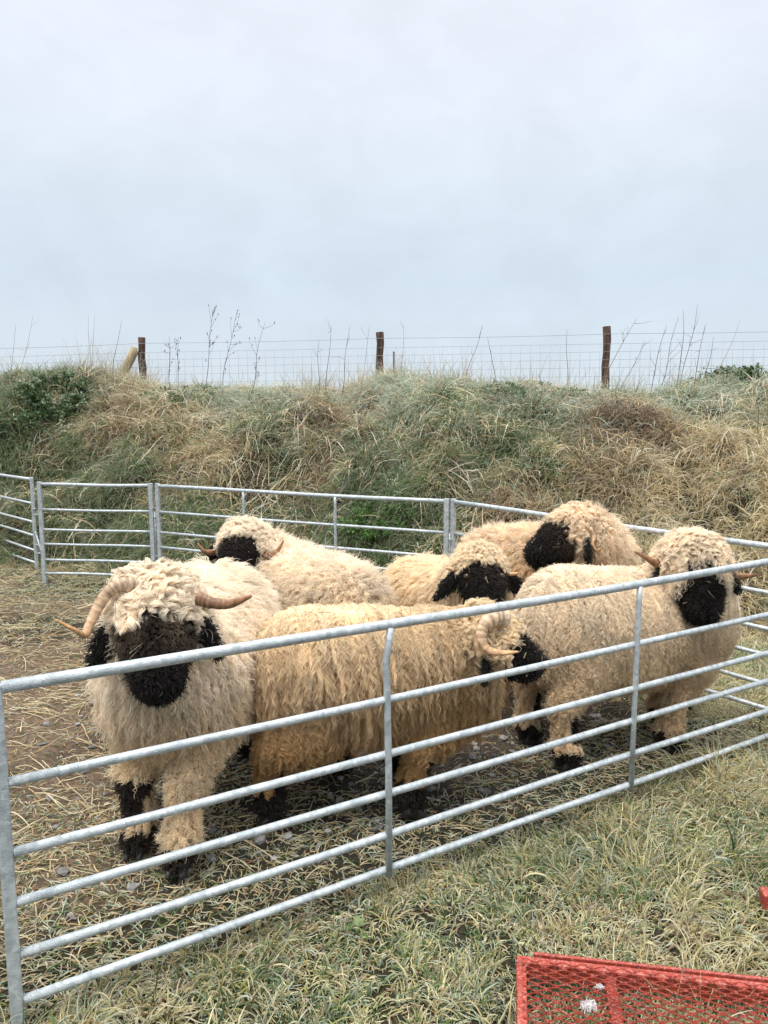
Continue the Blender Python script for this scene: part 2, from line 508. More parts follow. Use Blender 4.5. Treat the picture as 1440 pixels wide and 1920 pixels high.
bx, by = axis(-7.5, 6.5, 0.05, -300, 300), axis(4.2, 12.5, 0.05, 3.9, 500)
X, Y = np.meshgrid(bx, by, indexing='ij')
Z = bank_h(X, Y)
V = np.stack([X.ravel(), Y.ravel(), Z.ravel()], 1)
p1 = fbm(V[:, 0], V[:, 1], 1.2, 4, 12)
tint = np.array([0.030, 0.021, 0.012]) * (1 - p1)[:, None] * 1.2 + np.array([0.026, 0.028, 0.011]) * p1[:, None]
tag(mesh_obj('earth_bank', V, grid_faces(len(bx), len(by)), M['bank'], tint=tint), kind='structure')

# ------------------------------------------------------------------ grass
STRAW = np.array([0.50, 0.385, 0.20]); PALE = np.array([0.68, 0.585, 0.37]); BROWN = np.array([0.22, 0.135, 0.066])
GREEN = np.array([0.115, 0.175, 0.055]); DARKG = np.array([0.045, 0.082, 0.022]); FROSTG = np.array([0.40, 0.46, 0.34])
YELG = np.array([0.30, 0.30, 0.10])
STRAW, PALE, BROWN, GREEN, DARKG, FROSTG, YELG = [c_ * 0.92 for c_ in (STRAW, PALE, BROWN, GREEN, DARKG, FROSTG, YELG)]
def blades(name, root, d, L, droop, rad, tint, frost, K=6, wob=0.12, floor=None, mat=None, lift=0.004, curl=None):
    n = len(root)
    P = np.empty((n, K, 3)); R = np.empty((n, K))
    p = root.copy(); d = norm(d)
    P[:, 0] = p; R[:, 0] = rad
    seg = (L / (K - 1))[:, None]
    for k in range(1, K):
        t = k / (K - 1)
        d = d + RNG.normal(0, wob, (n, 3))
        d[:, 2] -= droop * (0.35 + t) / (K - 1) * 3
        d = norm(d)
        p = p + d * seg
        if floor is not None:
            fz = floor(p[:, 0], p[:, 1]) + lift
            p[:, 2] = np.maximum(p[:, 2], fz)
        P[:, k] = p
        R[:, k] = rad * (1 - 0.8 * t ** 2)
    return strands(name, P, R, tint, mat or M['grass'], frost=frost)
def pick(cols, w):
    """cols list of colours, w (n,len) weights -> random colour each"""
    w = np.asarray(w, float); w = w / w.sum(1, keepdims=True)
    u = RNG.random(len(w))[:, None]
    i = np.minimum((np.cumsum(w, 1) < u).sum(1), len(cols) - 1)
    c = np.asarray(cols)[i]
    return c * RNG.uniform(0.75, 1.2, (len(w), 1))

# --- bank: tussocks that fall downhill
def bank_grass():
    nt_ = 6800
    x = RNG.uniform(-6.8, 5.6, nt_); fx = np.interp(x, FOOT_X, FOOT_Y)
    w = np.interp(x, [-5, -1, 3.5], [2.3, 2.85, 3.05])
    y = fx + RNG.uniform(-0.12, 1.45, nt_) * w
    keep = np.exp(-(((x + 3.62) / 0.36) ** 2 + ((y - 8.30) / 0.30) ** 2)) < 0.5
    keep &= (fbm(x, y, 2.3, 3, 26) > 0.29) | (y - fx < 0.25)
    hum = _bil(HUM, x, y)
    keep &= RNG.random(nt_) < 0.22 + 0.85 * smooth(0.01, 0.12, hum)
    x, y = x[keep], y[keep]; nt_ = len(x)
    per = 60
    ti = np.repeat(np.arange(nt_), per)
    spread = RNG.uniform(0.05, 0.12, nt_)[ti]
    ang = RNG.uniform(0, 2 * math.pi, len(ti)); rr = np.sqrt(RNG.random(len(ti))) * spread
    rx, ry = x[ti] + np.cos(ang) * rr, y[ti] + np.sin(ang) * rr
    e = 0.05
    hx = (bank_h(rx + e, ry) - bank_h(rx - e, ry)) / (2 * e); hy = (bank_h(rx, ry + e) - bank_h(rx, ry - e)) / (2 * e)
    nrm = norm(np.stack([-hx, -hy, np.ones_like(hx)], 1))
    rz = terrain_h(rx, ry) - 0.01
    # each tussock leans its own way, mostly downhill (-y)
    ta = RNG.normal(-math.pi / 2, 1.5, nt_)[ti] + RNG.normal(0, 0.7, len(ti))
    lean = np.stack([np.cos(ta), np.sin(ta), np.zeros(len(ti))], 1)
    out = np.stack([np.cos(ang), np.sin(ang), np.zeros(len(ti))], 1)
    d = nrm * 0.55 + np.array([0, 0, 0.35]) + lean * RNG.uniform(0.2, 1.0, len(ti))[:, None] + out * 0.35
    big = RNG.uniform(0.6, 1.25, nt_)[ti]
    L = (0.06 + 0.20 * RNG.random(len(ti)) ** 1.5) * big
    s = (y - np.interp(x, FOOT_X, FOOT_Y)) / np.interp(x, [-5, -1, 3.5], [2.3, 2.85, 3.05])
    g = fbm(x, y, 0.9, 3, 21); g2 = fbm(x, y, 2.2, 3, 22)
    top = smooth(0.65, 1.05, s)
    right = smooth(1.2, 2.6, x) * smooth(0.75, 0.3, s)
    wS = 0.65 + 0.9 * right + 0.3 * g2
    wP = 0.62 + 0.6 * right + 0.3 * top
    wB = 0.75 * smooth(0.42, 0.62, g2) + 0.15
    wG = 1.9 * smooth(0.46, 0.62, g) * (1 - 0.8 * right) + 0.08 + 0.9 * smooth(-3.0, -4.0, x)
    wD = 0.8 * smooth(0.5, 0.64, g) * (1 - 0.8 * right) * (1 - top) + 0.05 + 0.5 * smooth(-3.0, -4.0, x)
    wF = 1.3 * top * smooth(0.40, 0.58, g) + 0.25 * smooth(0.45, 0.6, g) + 0.1 * top
    W = np.stack([wS, wP, wB, wG, wD, wF], 1)
    def at_(cx, cs, wx, ws):
        return np.exp(-(((x - cx) / wx) ** 2 + ((s - cs) / ws) ** 2))
    green = at_(-4.6, 0.5, 0.9, 0.5) + at_(-0.15, 0.25, 0.45, 0.3) + at_(-1.1, 0.55, 0.4, 0.2) + 0.8 * at_(0.9, 0.6, 0.7, 0.25) + at_(-3.2, 0.15, 0.5, 0.2) + 0.6 * at_(-2.2, 0.15, 0.6, 0.15)
    frost_p = at_(1.1, 0.85, 1.3, 0.22) + at_(-1.9, 0.85, 0.5, 0.15) + at_(0.3, 0.72, 0.5, 0.2) + 0.7 * at_(3.3, 0.9, 0.8, 0.2) + 0.5 * at_(-0.9, 0.85, 0.4, 0.15)
    brown = at_(-0.55, 0.5, 0.45, 0.25) + at_(2.1, 0.65, 0.5, 0.2) + 0.8 * at_(-2.6, 0.45, 0.5, 0.2) + 0.7 * at_(-1.4, 0.15, 0.6, 0.2) + 0.6 * at_(1.0, 0.25, 0.4, 0.2)
    brk = 0.4 + 1.2 * smooth(0.35, 0.65, fbm(x, y, 3.0, 3, 24))
    W[:, 3] += 0.32 + 2.3 * green * brk; W[:, 4] += 0.9 * green * brk; W[:, 5] += 0.15 + 2.1 * frost_p * brk + 0.5 * green; W[:, 2] += 1.5 * brown * brk
    W = W ** 2.0
    # tussock-dominant colour with a few strays
    dom = pick([STRAW, PALE, BROWN, GREEN, DARKG, FROSTG], W)[ti]
    stray = pick([STRAW, PALE, BROWN, GREEN, DARKG, FROSTG], W[ti])
    us = RNG.random(len(ti)) < 0.55
    tint = np.where(us[:, None], dom, stray) * RNG.uniform(0.75, 1.3, (len(ti), 1)) * RNG.uniform(0.7, 1.3, nt_)[ti][:, None]
    fr = np.clip((0.25 + 0.5 * top[ti] + 0.25 * (g2[ti] - 0.5)) * RNG.uniform(0, 1.3, len(ti)), 0, 0.75)
    rad = RNG.uniform(0.0016, 0.0036, len(ti))
    o = blades('bank_grass', np.stack([rx, ry, rz], 1), d, L, RNG.uniform(0.15, 0.8, len(ti)), rad, tint, fr, K=6, wob=0.2, floor=terrain_h)
    tag(o, 'long tangled straw coloured and green grass covering the earth bank', 'grass', kind='stuff')
bank_grass()
def bank_understorey():
    n = 90000
    x = RNG.uniform(-6.8, 5.6, n); fx = np.interp(x, FOOT_X, FOOT_Y)
    y = fx + RNG.uniform(-0.1, 1.25, n) * np.interp(x, [-5, -1, 3.5], [2.3, 2.85, 3.05])
    keep = np.exp(-(((x + 3.62) / 0.30) ** 2 + ((y - 8.30) / 0.26) ** 2)) < 0.5
    x, y = x[keep], y[keep]; n = len(x)
    g = fbm(x, y, 1.4, 3, 71)
    d = np.stack([RNG.normal(0, 0.7, n), RNG.normal(-0.5, 0.6, n), RNG.uniform(0.2, 1.0, n)], 1)
    W = np.stack([0.5 + 0 * x, 0.25 + 0 * x, 1.0 + 0 * x, 0.2 + 1.2 * smooth(0.45, 0.6, g), 0.3 + 0.5 * smooth(0.45, 0.6, g), 0.5 + 0 * x], 1)
    tint = pick([STRAW, PALE, BROWN, GREEN, DARKG, FROSTG], W)
    o = blades('bank_underlayer', np.stack([x, y, terrain_h(x, y) - 0.005], 1), d, RNG.uniform(0.05, 0.16, n), RNG.uniform(0.2, 0.9, n), RNG.uniform(0.0014, 0.003, n), tint,
               np.clip(RNG.normal(0.2, 0.2, n), 0, 0.6), K=5, wob=0.2, floor=terrain_h)
    tag(o, 'short matted grass and thatch close to the soil of the bank', 'grass', kind='stuff')
bank_understorey()
def bank_stalks():
    n = 8500
    x = RNG.uniform(-6.5, 5.4, n); fx = np.interp(x, FOOT_X, FOOT_Y)
    s_ = RNG.uniform(0.0, 1.12, n)
    y = fx + s_ * np.interp(x, [-5, -1, 3.5], [2.3, 2.85, 3.05])
    cl = fbm(x, y, 2.0, 3, 81)
    k = RNG.random(n) < 0.25 + 1.0 * smooth(0.42, 0.6, cl)
    x, y, s_ = x[k], y[k], s_[k]; n = len(x)
    swirl = fbm(x, y, 1.5, 2, 82) * 4 * math.pi
    ta = swirl + RNG.normal(0, 0.9, n)
    e = 0.06
    hx = (bank_h(x + e, y) - bank_h(x - e, y)) / (2 * e); hy = (bank_h(x, y + e) - bank_h(x, y - e)) / (2 * e)
    dx, dy = np.cos(ta), np.sin(ta)
    d = np.stack([dx, dy, dx * hx + dy * hy + RNG.uniform(0.05, 0.55, n)], 1)
    tint = pick([PALE, STRAW, np.array([0.62, 0.60, 0.48]), BROWN, np.array([0.10, 0.06, 0.04])], np.tile([1.2, 0.8, 0.9, 0.6, 0.4], (n, 1)))
    o = blades('bank_stalks', np.stack([x, y, terrain_h(x, y) + 0.03], 1), d, RNG.uniform(0.12, 0.42, n), RNG.uniform(0.1, 0.6, n), RNG.uniform(0.0022, 0.0046, n), tint,
               np.full(n, 0.2), K=6, wob=0.07, floor=terrain_h, mat=M['straw'], lift=0.07)
    tag(o, 'dead stalks lying tangled over the bank grass', 'dead stalks', kind='stuff')
bank_stalks()

# --- thin seed-head grasses standing along the crest
def crest_grass():
    n = 4200
    x = RNG.uniform(-6.5, 5.6, n)
    dens = fbm(x, x * 0, 1.1, 3, 31)
    k = (RNG.random(n) < smooth(0.36, 0.66, dens) + 0.25 * (x < -3.6))
    x = x[k]; n = len(x)
    y = np.interp(x, FOOT_X, FOOT_Y) + np.interp(x, [-5, -1, 3.5], [2.3, 2.85, 3.05]) * RNG.uniform(0.85, 1.35, n)
    z = terrain_h(x, y) - 0.01
    d = np.stack([RNG.normal(0.12, 0.3, n), RNG.normal(-0.05, 0.2, n), np.ones(n)], 1)
    L = RNG.uniform(0.15, 0.48, n) * np.where(x < -3.2, 1.25, 1)
    tint = pick([STRAW * 0.8, PALE * 0.8, BROWN * 1.2], np.tile([1, 0.8, 1.0], (n, 1)))
    o = blades('crest_grass', np.stack([x, y, z], 1), d, L, RNG.uniform(0.0, 0.35, n), RNG.uniform(0.0010, 0.0020, n), tint, np.full(n, 0.25), K=6, wob=0.06)
    tag(o, 'thin dry grass stalks standing along the top of the bank', 'grass', kind='stuff')
crest_grass()

# --- foreground sward and the pen floor
def in_view(x, y, m=0.9):
    return (np.abs(x) < 0.52 * y + m) & (y > 1.05)
def meadow():
    # tufts outside the pen
    nt_ = 12000
    x = RNG.uniform(-2.2, 3.9, nt_); y = RNG.uniform(1.05, 5.6, nt_)
    df = d_front(x, y)
    side = (y - 3.36) * 0.819 + (x - 1.9) * 0.574             # beyond the right-hand hurdle
    outside = (df < 0.05) | (side > 0.0)
    fx = np.interp(x, FOOT_X, FOOT_Y)
    k = in_view(x, y) & outside & (y < fx + 0.2)
    x, y = x[k], y[k]; nt_ = len(x)
    per = 32
    ti = np.repeat(np.arange(nt_), per); n = len(ti)
    ang = RNG.uniform(0, 2 * math.pi, n); rr = np.sqrt(RNG.random(n)) * RNG.uniform(0.02, 0.07, nt_)[ti]
    rx, ry = x[ti] + np.cos(ang) * rr, y[ti] + np.sin(ang) * rr
    g = fbm(x, y, 1.8, 3, 41); g2 = fbm(x, y, 4.5, 3, 42)
    ta = (fbm(x, y, 1.2, 2, 43) * 4 * math.pi)[ti] + RNG.normal(0, 0.9, n)
    lean = np.stack([np.cos(ta), np.sin(ta), np.zeros(n)], 1)
    out = np.stack([np.cos(ang), np.sin(ang), np.zeros(n)], 1)
    d = np.array([0, 0, 1.0]) + lean * RNG.uniform(0.1, 1.3, n)[:, None] + out * RNG.uniform(0, 0.8, n)[:, None]
    right = smooth(0.6, 1.6, x)
    size = RNG.uniform(0.6, 1.3, nt_) * (0.75 + 0.7 * smooth(0.4, 0.7, g2)) * (0.85 + 0.35 * right)
    L = (0.03 + 0.085 * RNG.random(n) ** 1.4) * size[ti]
    wS = 0.7 + 0.6 * smooth(0.45, 0.6, g2); wP = 0.55 + 0.5 * right; wG = 1.0 * smooth(0.38, 0.58, g) + 0.12
    wD = 0.65 * smooth(0.4, 0.6, g) + 0.1; wF = 0.22 + 0.2 * g; wY = 0.5 * smooth(0.4, 0.55, g) + 0.15; wB = 0.2 + 0.3 * (1 - g)
    W = np.stack([wS, wP, wB, wG, wD, wF, wY], 1)
    cols = [np.array([0.44, 0.37, 0.185]), np.array([0.63, 0.57, 0.33]), BROWN, GREEN * 1.1, DARKG, FROSTG, YELG * 1.1]
    dom = pick(cols, W)[ti]; stray = pick(cols, W[ti])
    us = RNG.random(n) < 0.4
    tint = np.where(us[:, None], dom, stray)
    fr = np.clip(RNG.normal(0.18, 0.2, n), 0, 0.7)
    o = blades('meadow_grass', np.stack([rx, ry, terrain_h(rx, ry) - 0.004], 1), d, L, RNG.uniform(0.1, 1.2, n), RNG.uniform(0.0010, 0.0022, n) * np.where(RNG.random(n) < 0.2, 1.7, 1.0),
               tint, fr, K=6, wob=0.15, floor=terrain_h)
    tag(o, 'frosted tufts of green and straw coloured grass outside the pen', 'grass', kind='stuff')
    n = 90000
    x = RNG.uniform(-2.2, 3.9, n); y = RNG.uniform(1.05, 5.6, n)
    k = in_view(x, y) & ((d_front(x, y) < 0.1) | ((y - 3.36) * 0.819 + (x - 1.9) * 0.574 > -0.05)) & (y < np.interp(x, FOOT_X, FOOT_Y) + 0.2)
    x, y = x[k], y[k]; n = len(x)
    ta = RNG.uniform(0, 2 * math.pi, n)
    d = np.stack([np.cos(ta), np.sin(ta), RNG.uniform(0.2, 1.4, n)], 1)
    tint = pick([STRAW, PALE, BROWN, GREEN, DARKG, FROSTG, YELG], np.tile([0.7, 0.5, 0.6, 0.7, 0.8, 0.3, 0.4], (n, 1)))
    o = blades('low_sward', np.stack([x, y, terrain_h(x, y) - 0.003], 1), d, RNG.uniform(0.02, 0.06, n), RNG.uniform(0.2, 1.2, n), RNG.uniform(0.0010, 0.0022, n),
               tint, np.clip(RNG.normal(0.12, 0.15, n), 0, 0.5), K=5, wob=0.2, floor=terrain_h)
    tag(o, 'short dense sward between the taller tufts outside the pen', 'grass', kind='stuff')
    # short trampled grass inside
    n = 200000
    x = RNG.uniform(-4.2, 2.2, n); y = RNG.uniform(1.5, 7.4, n)
    df = d_front(x, y); g = fbm(x, y, 1.6, 4, 8); g3 = fbm(x, y, 2.6, 3, 51)
    dens = np.clip(1.4 * np.maximum(smooth(0.85, 0.2, df), smooth(1.45, 0.7, df) * smooth(-0.1, -0.6, x)) + 0.5 * smooth(0.50, 0.40, g) + 0.5 * smooth(5.2, 6.2, y) * (x < -1.4), 0.15, 1)
    near_c = np.exp(-(((x - 0.2) / 0.9) ** 2 + ((y - 3.1) / 0.8) ** 2))
    dens = dens * (1 - 0.6 * near_c)
    k = in_view(x, y, 0.6) & (df > -0.05) & (RNG.random(n) < dens) & (g3 > 0.24)
    x, y, df, g = x[k], y[k], df[k], g[k]; n = len(x)
    ta = RNG.uniform(0, 2 * math.pi, n)
    d = np.stack([np.cos(ta), np.sin(ta), RNG.uniform(0.15, 1.0, n)], 1)
    L = RNG.uniform(0.03, 0.10, n) * np.where(df < 0.6, 1.15, 0.85)
    back = smooth(4.8, 6.0, y)
    W = np.stack([0.8 + 0 * x, 0.55 + 0 * x, 0.45 + 0 * x, 0.5 + 1.0 * back, 0.35 + 0.2 * back, 0.5 + 0 * x, 0.25 + 0.5 * back], 1)
    tint = pick([STRAW, PALE, BROWN * 1.2, GREEN, DARKG, FROSTG, YELG], W)
    o = blades('trampled_grass', np.stack([x, y, terrain_h(x, y) - 0.003], 1), d, L, RNG.uniform(0.5, 1.8, n), RNG.uniform(0.0010, 0.0022, n),
               tint, np.clip(RNG.normal(0.2, 0.2, n), 0, 0.7), K=5, wob=0.2, floor=terrain_h)
    tag(o, 'short trampled grass growing on the floor of the sheep pen', 'grass', kind='stuff')
    # loose straw
    n = 17000
    x = RNG.uniform(-4.2, 2.4, n); y = RNG.uniform(1.6, 7.2, n)
    df = d_front(x, y); g = fbm(x, y, 1.1, 3, 61)
    dens = smooth(0.40, 0.62, g) + 0.12 + 0.5 * ((x < -0.8) & (y > 2.3) & (y < 6.2))
    k = in_view(x, y, 0.6) & (df > 0.02) & (RNG.random(n) < dens)
    x, y = x[k], y[k]; n = len(x)
    ta = RNG.normal(0.35, 0.9, n)
    d = np.stack([np.cos(ta), np.sin(ta), RNG.normal(0.04, 0.12, n)], 1)
    L = np.minimum(RNG.exponential(0.07, n) + 0.03, 0.32)
    tint = pick([STRAW, PALE, STRAW * np.array([1.0, 0.93, 0.75]), BROWN * 1.2], np.tile([0.9, 1.2, 0.5, 0.5], (n, 1)))
    root = np.stack([x, y, terrain_h(x, y) + RNG.uniform(0.004, 0.03, n)], 1)
    o = blades('loose_straw', root, d, L, RNG.uniform(0.05, 0.4, n), RNG.uniform(0.0009, 0.0024, n), tint, np.clip(RNG.normal(0.05, 0.2, n), 0, 0.6),
               K=5, wob=0.09, floor=terrain_h, mat=M['straw'], lift=0.006)
    tag(o, 'loose yellow straw strewn over the muddy pen floor', 'straw', kind='stuff')
meadow()

# --- gravel
def gravel():
    n = 1500
    x = RNG.normal(0.15, 0.85, n); y = RNG.normal(3.0, 0.75, n)
    m = 260
    m = 120; x[:m] = RNG.uniform(-2.6, -0.7, m); y[:m] = RNG.uniform(2.4, 5.4, m)
    k = (d_front(x, y) > 0.3) & (y < 5.0 - 0.3 * x)
    x, y = x[k], y[k]; n = len(x)
    z = terrain_h(x, y)
    bm = bmesh.new(); bmesh.ops.create_icosphere(bm, subdivisions=1, radius=1)
    bv = np.array([v.co[:] for v in bm.verts]); bf = np.array([[v.index for v in f.verts] for f in bm.faces]); bm.free()
    V, Fc, T = [], [], []
    for i in range(n):
        s = min(0.005 + RNG.exponential(0.006), 0.026) * (0.7 if i < 60 else 1)
        sc3 = s * RNG.uniform(0.55, 1.3, 3) * np.array([1, 1, 0.6])
        a = RNG.uniform(0, 6.28); ca, sa = math.cos(a), math.sin(a)
        v = bv * (1 + RNG.normal(0, 0.16, (len(bv), 1))) * sc3
        v = np.stack([v[:, 0] * ca - v[:, 1] * sa, v[:, 0] * sa + v[:, 1] * ca, v[:, 2]], 1)
        V.append(v + np.array([x[i], y[i], z[i] + sc3[2] * 0.35]))
        Fc.append(bf + i * len(bv))
        c = np.array([0.16, 0.155, 0.15]) * RNG.uniform(0.5, 1.9)
        T.append(np.tile(c, (len(bv), 1)))
    o = mesh_obj('gravel', np.concatenate(V), np.concatenate(Fc), M['stone'], tint=np.concatenate(T), smooth_shade=False)
    tag(o, 'small grey stones scattered over the mud under the sheep', 'gravel', kind='stuff')
gravel()

# ------------------------------------------------------------------ hurdles
RAIL_Z = (0.866, 0.645, 0.470, 0.343, 0.205, 0.085)
def hurdle(p0, p1, label, braces=(), z0=(0, 0), post_h=0.89, name='sheep_hurdle', group='galvanised hurdles of the pen', kink=None, post_r=0.020, rails=RAIL_Z, top_r=0.0150, rr=0.0108, eyes=(0, 1)):
    p0, p1 = np.array([*p0, 0.0]), np.array([*p1, 0.0])
    g0, g1 = z0
    ax = (p1 - p0) / np.linalg.norm(p1 - p0); ay = np.array([-ax[1], ax[0], 0]); az = np.array([0, 0, 1.0])
    root = empty(name, (*((p0 + p1) / 2)[:2], 0))
    tag(root, label, 'hurdle', group)
    for p, g in ((p0, g0), (p1, g1)):
        lo = -0.05
        b_ = box(p + az * (g + (post_h + lo) / 2), ax, ay, az, post_r * 0.92, post_r * 0.6, (post_h - lo) / 2)
        bevel(mesh_obj('end_post', *b_, M['steel'], root, smooth_shade=False), 0.004)
    Lh = np.linalg.norm(p1 - p0)
    for i, z in enumerate(rails):
        r = top_r if i == 0 else rr
        e = post_r * 0.92 if i else post_r * 0.80
        t = np.linspace(e / Lh, 1 - e / Lh, 9)
        pts = p0 + (p1 - p0) * t[:, None] + az * (z + g0 + (g1 - g0) * t)[:, None]
        if i == 0:
            pts[:, 2] += 0.003 - 0.004 * np.sin(t * 3.1)
        pts += ay * (0.0025 * np.sin(t * 9 + i * 2.1))[:, None] + az * (0.002 * np.sin(t * 7 + i))[:, None]
        v, f = tube(pts, r, 14)
        mesh_obj('rail', v, f, M['steel'], root)
    for j, t in enumerate(braces):
        p = p0 + (p1 - p0) * t; g = g0 + (g1 - g0) * t
        off = -ay * 0.010
        zs = [0.858, 0.80, 0.755, 0.735, 0.70, 0.4, 0.066]
        kx = [0.004, -0.004, -0.012, -0.012, -0.008, -0.002, 0.0] if j in (kink or ()) else [0] * 7
        pts = np.array([p + off + az * (z + g) + ax * dx for z, dx in zip(zs, kx)])
        v, f = tube(pts, 0.0108, 10, flat=(1.0, 0.8))
        mesh_obj('upright_brace', v, f, M['steel'], root)
    for e in eyes:
        p = p0 if e == 0 else p1
        sgn = -1 if e == 0 else 1
        for z in (0.60, 0.26):
            a = np.linspace(0, 2 * math.pi, 13)
            ring = np.array([p + ax * sgn * (post_r + 0.016 + 0.014 * math.cos(q)) + ay * 0.014 * math.sin(q) + az * (z + (g0, g1)[e]) for q in a])
            v, f = tube(ring, 0.0045, 6, closed_ends=False)
            mesh_obj('hinge_eye', v, f, M['bolt'], root)
    return root
hurdle(A0, A1, 'long near hurdle across the front of the sheep with rails wet with melted frost', braces=(0.323, 0.655), kink=(0,), rails=(0.866, 0.635, 0.462, 0.335, 0.200, 0.082), post_h=0.878, post_r=0.0165, rr=0.0118, eyes=(1,))
S0, S1 = np.array([0.485, 5.37]), np.array([1.925, 3.43])
hurdle(S0, S1, 'hurdle on the right side of the pen behind the two rightmost sheep', braces=(0.5,))
hurdle((-1.92, 6.523), (0.44, 5.385), 'wide back hurdle with two upright braces in front of the grassy bank', braces=(0.34, 0.66))
gate = hurdle((-2.99, 6.68), (-1.985, 6.545), 'narrow leaning gate hurdle at the back left without any upright brace', braces=())
hurdle((-5.3, 9.2), (-3.255, 7.12), 'left hurdle running back out of the frame beside the narrow gate', braces=(0.5,))
hurdle((-2.6, 1.95), (-0.965, 1.672), 'hurdle beside the near end post running out of the frame', braces=(0.5,), eyes=(0,))
for q0, q1, lab in (((-3.255, 7.12), (-2.99, 6.68), 'slim drop pin closing the gap between left hurdle and narrow gate'),
                    ((-1.985, 6.545), (-1.92, 6.523), 'dark drop pin between the narrow gate and the wide back hurdle'),
                    ((0.44, 5.385), (0.485, 5.37), 'drop pin joining the wide back hurdle to the right side hurdle')):
    m_ = (np.array(q0) + np.array(q1)) / 2
    pin = empty('drop_pin', (*m_, 0))
    tag(pin, lab, 'pin', 'drop pins joining the hurdles')
    pts = np.array([[m_[0], m_[1], z] for z in (0.02, 0.2, 0.4, 0.64)])
    if 'slim' in lab:
        pts = np.array([[m_[0] - 0.08, m_[1] + 0.12, 0.40], [m_[0] - 0.03, m_[1] + 0.05, 0.33], [m_[0] + 0.05, m_[1] - 0.08, 0.25]])
    mesh_obj('pin_rod', *tube(pts, 0.009, 8), M['bolt'], pin)
    a = np.linspace(0, 2 * math.pi, 11); e_ = pts[-1]
    ring = np.array([e_ + np.array([0.02 * math.cos(q), 0, 0.02 + 0.02 * math.sin(q)]) for q in a])
    mesh_obj('pin_loop', *tube(ring, 0.005, 6, closed_ends=False), M['bolt'], pin)

# ------------------------------------------------------------------ field fence beyond the bank
def field_fence():
    root = empty('wire_fence', (0, 10.4, 1.7))
    tag(root, 'post and wire field fence standing along the top of the bank', 'fence')
    line = lambda x: 10.49 - 0.112 * x
    posts = [(-6.9, 2.45), (-3.34, 2.50), (-0.055, 2.535), (2.87, 2.575), (5.9, 2.60)]
    for i, (x, top) in enumerate(posts):
        y = line(x); g = float(bank_h(np.array([x]), np.array([y]))[0])
        pts = np.array([[x + 0.008 * math.sin(k * 2 + i), y, g - 0.15 + (top - g + 0.15) * k / 7] for k in range(8)])
        rad = 0.050 * (1 + 0.06 * np.sin(np.arange(8) * 1.7 + i))
        v, f = tube(pts, rad, 12)
        o = mesh_obj('post', v, f, M['timber'], root)
        bevel(o, 0.006)
    y = line(-3.34)
    for k, (dx, dy, tz) in enumerate(((0.07, 0.08, 2.36), (0.10, -0.07, 2.33))):
        g = float(bank_h(np.array([-3.75]), np.array([y]))[0])
        a_ = np.array([-3.34 - dx, y - dy, tz]); b_ = np.array([-3.34 - dx - 0.36, y - dy, g - 0.12])
        mesh_obj('strut', *tube(np.linspace(a_, b_, 5), 0.047, 10), M['brace'], root)
    # small iron stake
    x = 0.13; g = float(bank_h(np.array([x]), np.array([line(x)]))[0])
    mesh_obj('iron_stake', *tube(np.array([[x, line(x), g - 0.1], [x, line(x), 2.28]]), 0.012, 6), M['rust'], root)
    def zw(x, off):                                               # height of a strand
        top = np.interp(x, [-6.9, -3.34, -0.055, 2.87, 5.9], [2.34, 2.415, 2.45, 2.475, 2.50])
        return top - off
    xs = np.linspace(-6.9, 5.9, 60)
    mesh_obj('top_wire', *tube(np.stack([xs, line(xs) - 0.055, zw(xs, 0) - 0.012 * np.sin(np.pi * ((xs + 0.055) / 3.1 % 1))], 1), 0.0026, 4), M['wire'], root)
    parts = []
    for off in (0.125, 0.225, 0.325, 0.425, 0.535, 0.65):
        parts.append(tube(np.stack([xs, line(xs) - 0.055, zw(xs, off)], 1), 0.0020, 4))
    for x in np.arange(-6.85, 5.9, 0.125):
        parts.append(tube(np.array([[x, line(x) - 0.0565, zw(x, 0.125)], [x + 0.004, line(x) - 0.0565, zw(x, 0.4)], [x, line(x) - 0.0565, zw(x, 0.65)]]), 0.0016, 4))
    mesh_obj('wire_netting', *join(parts), M['wire'], root)
field_fence()

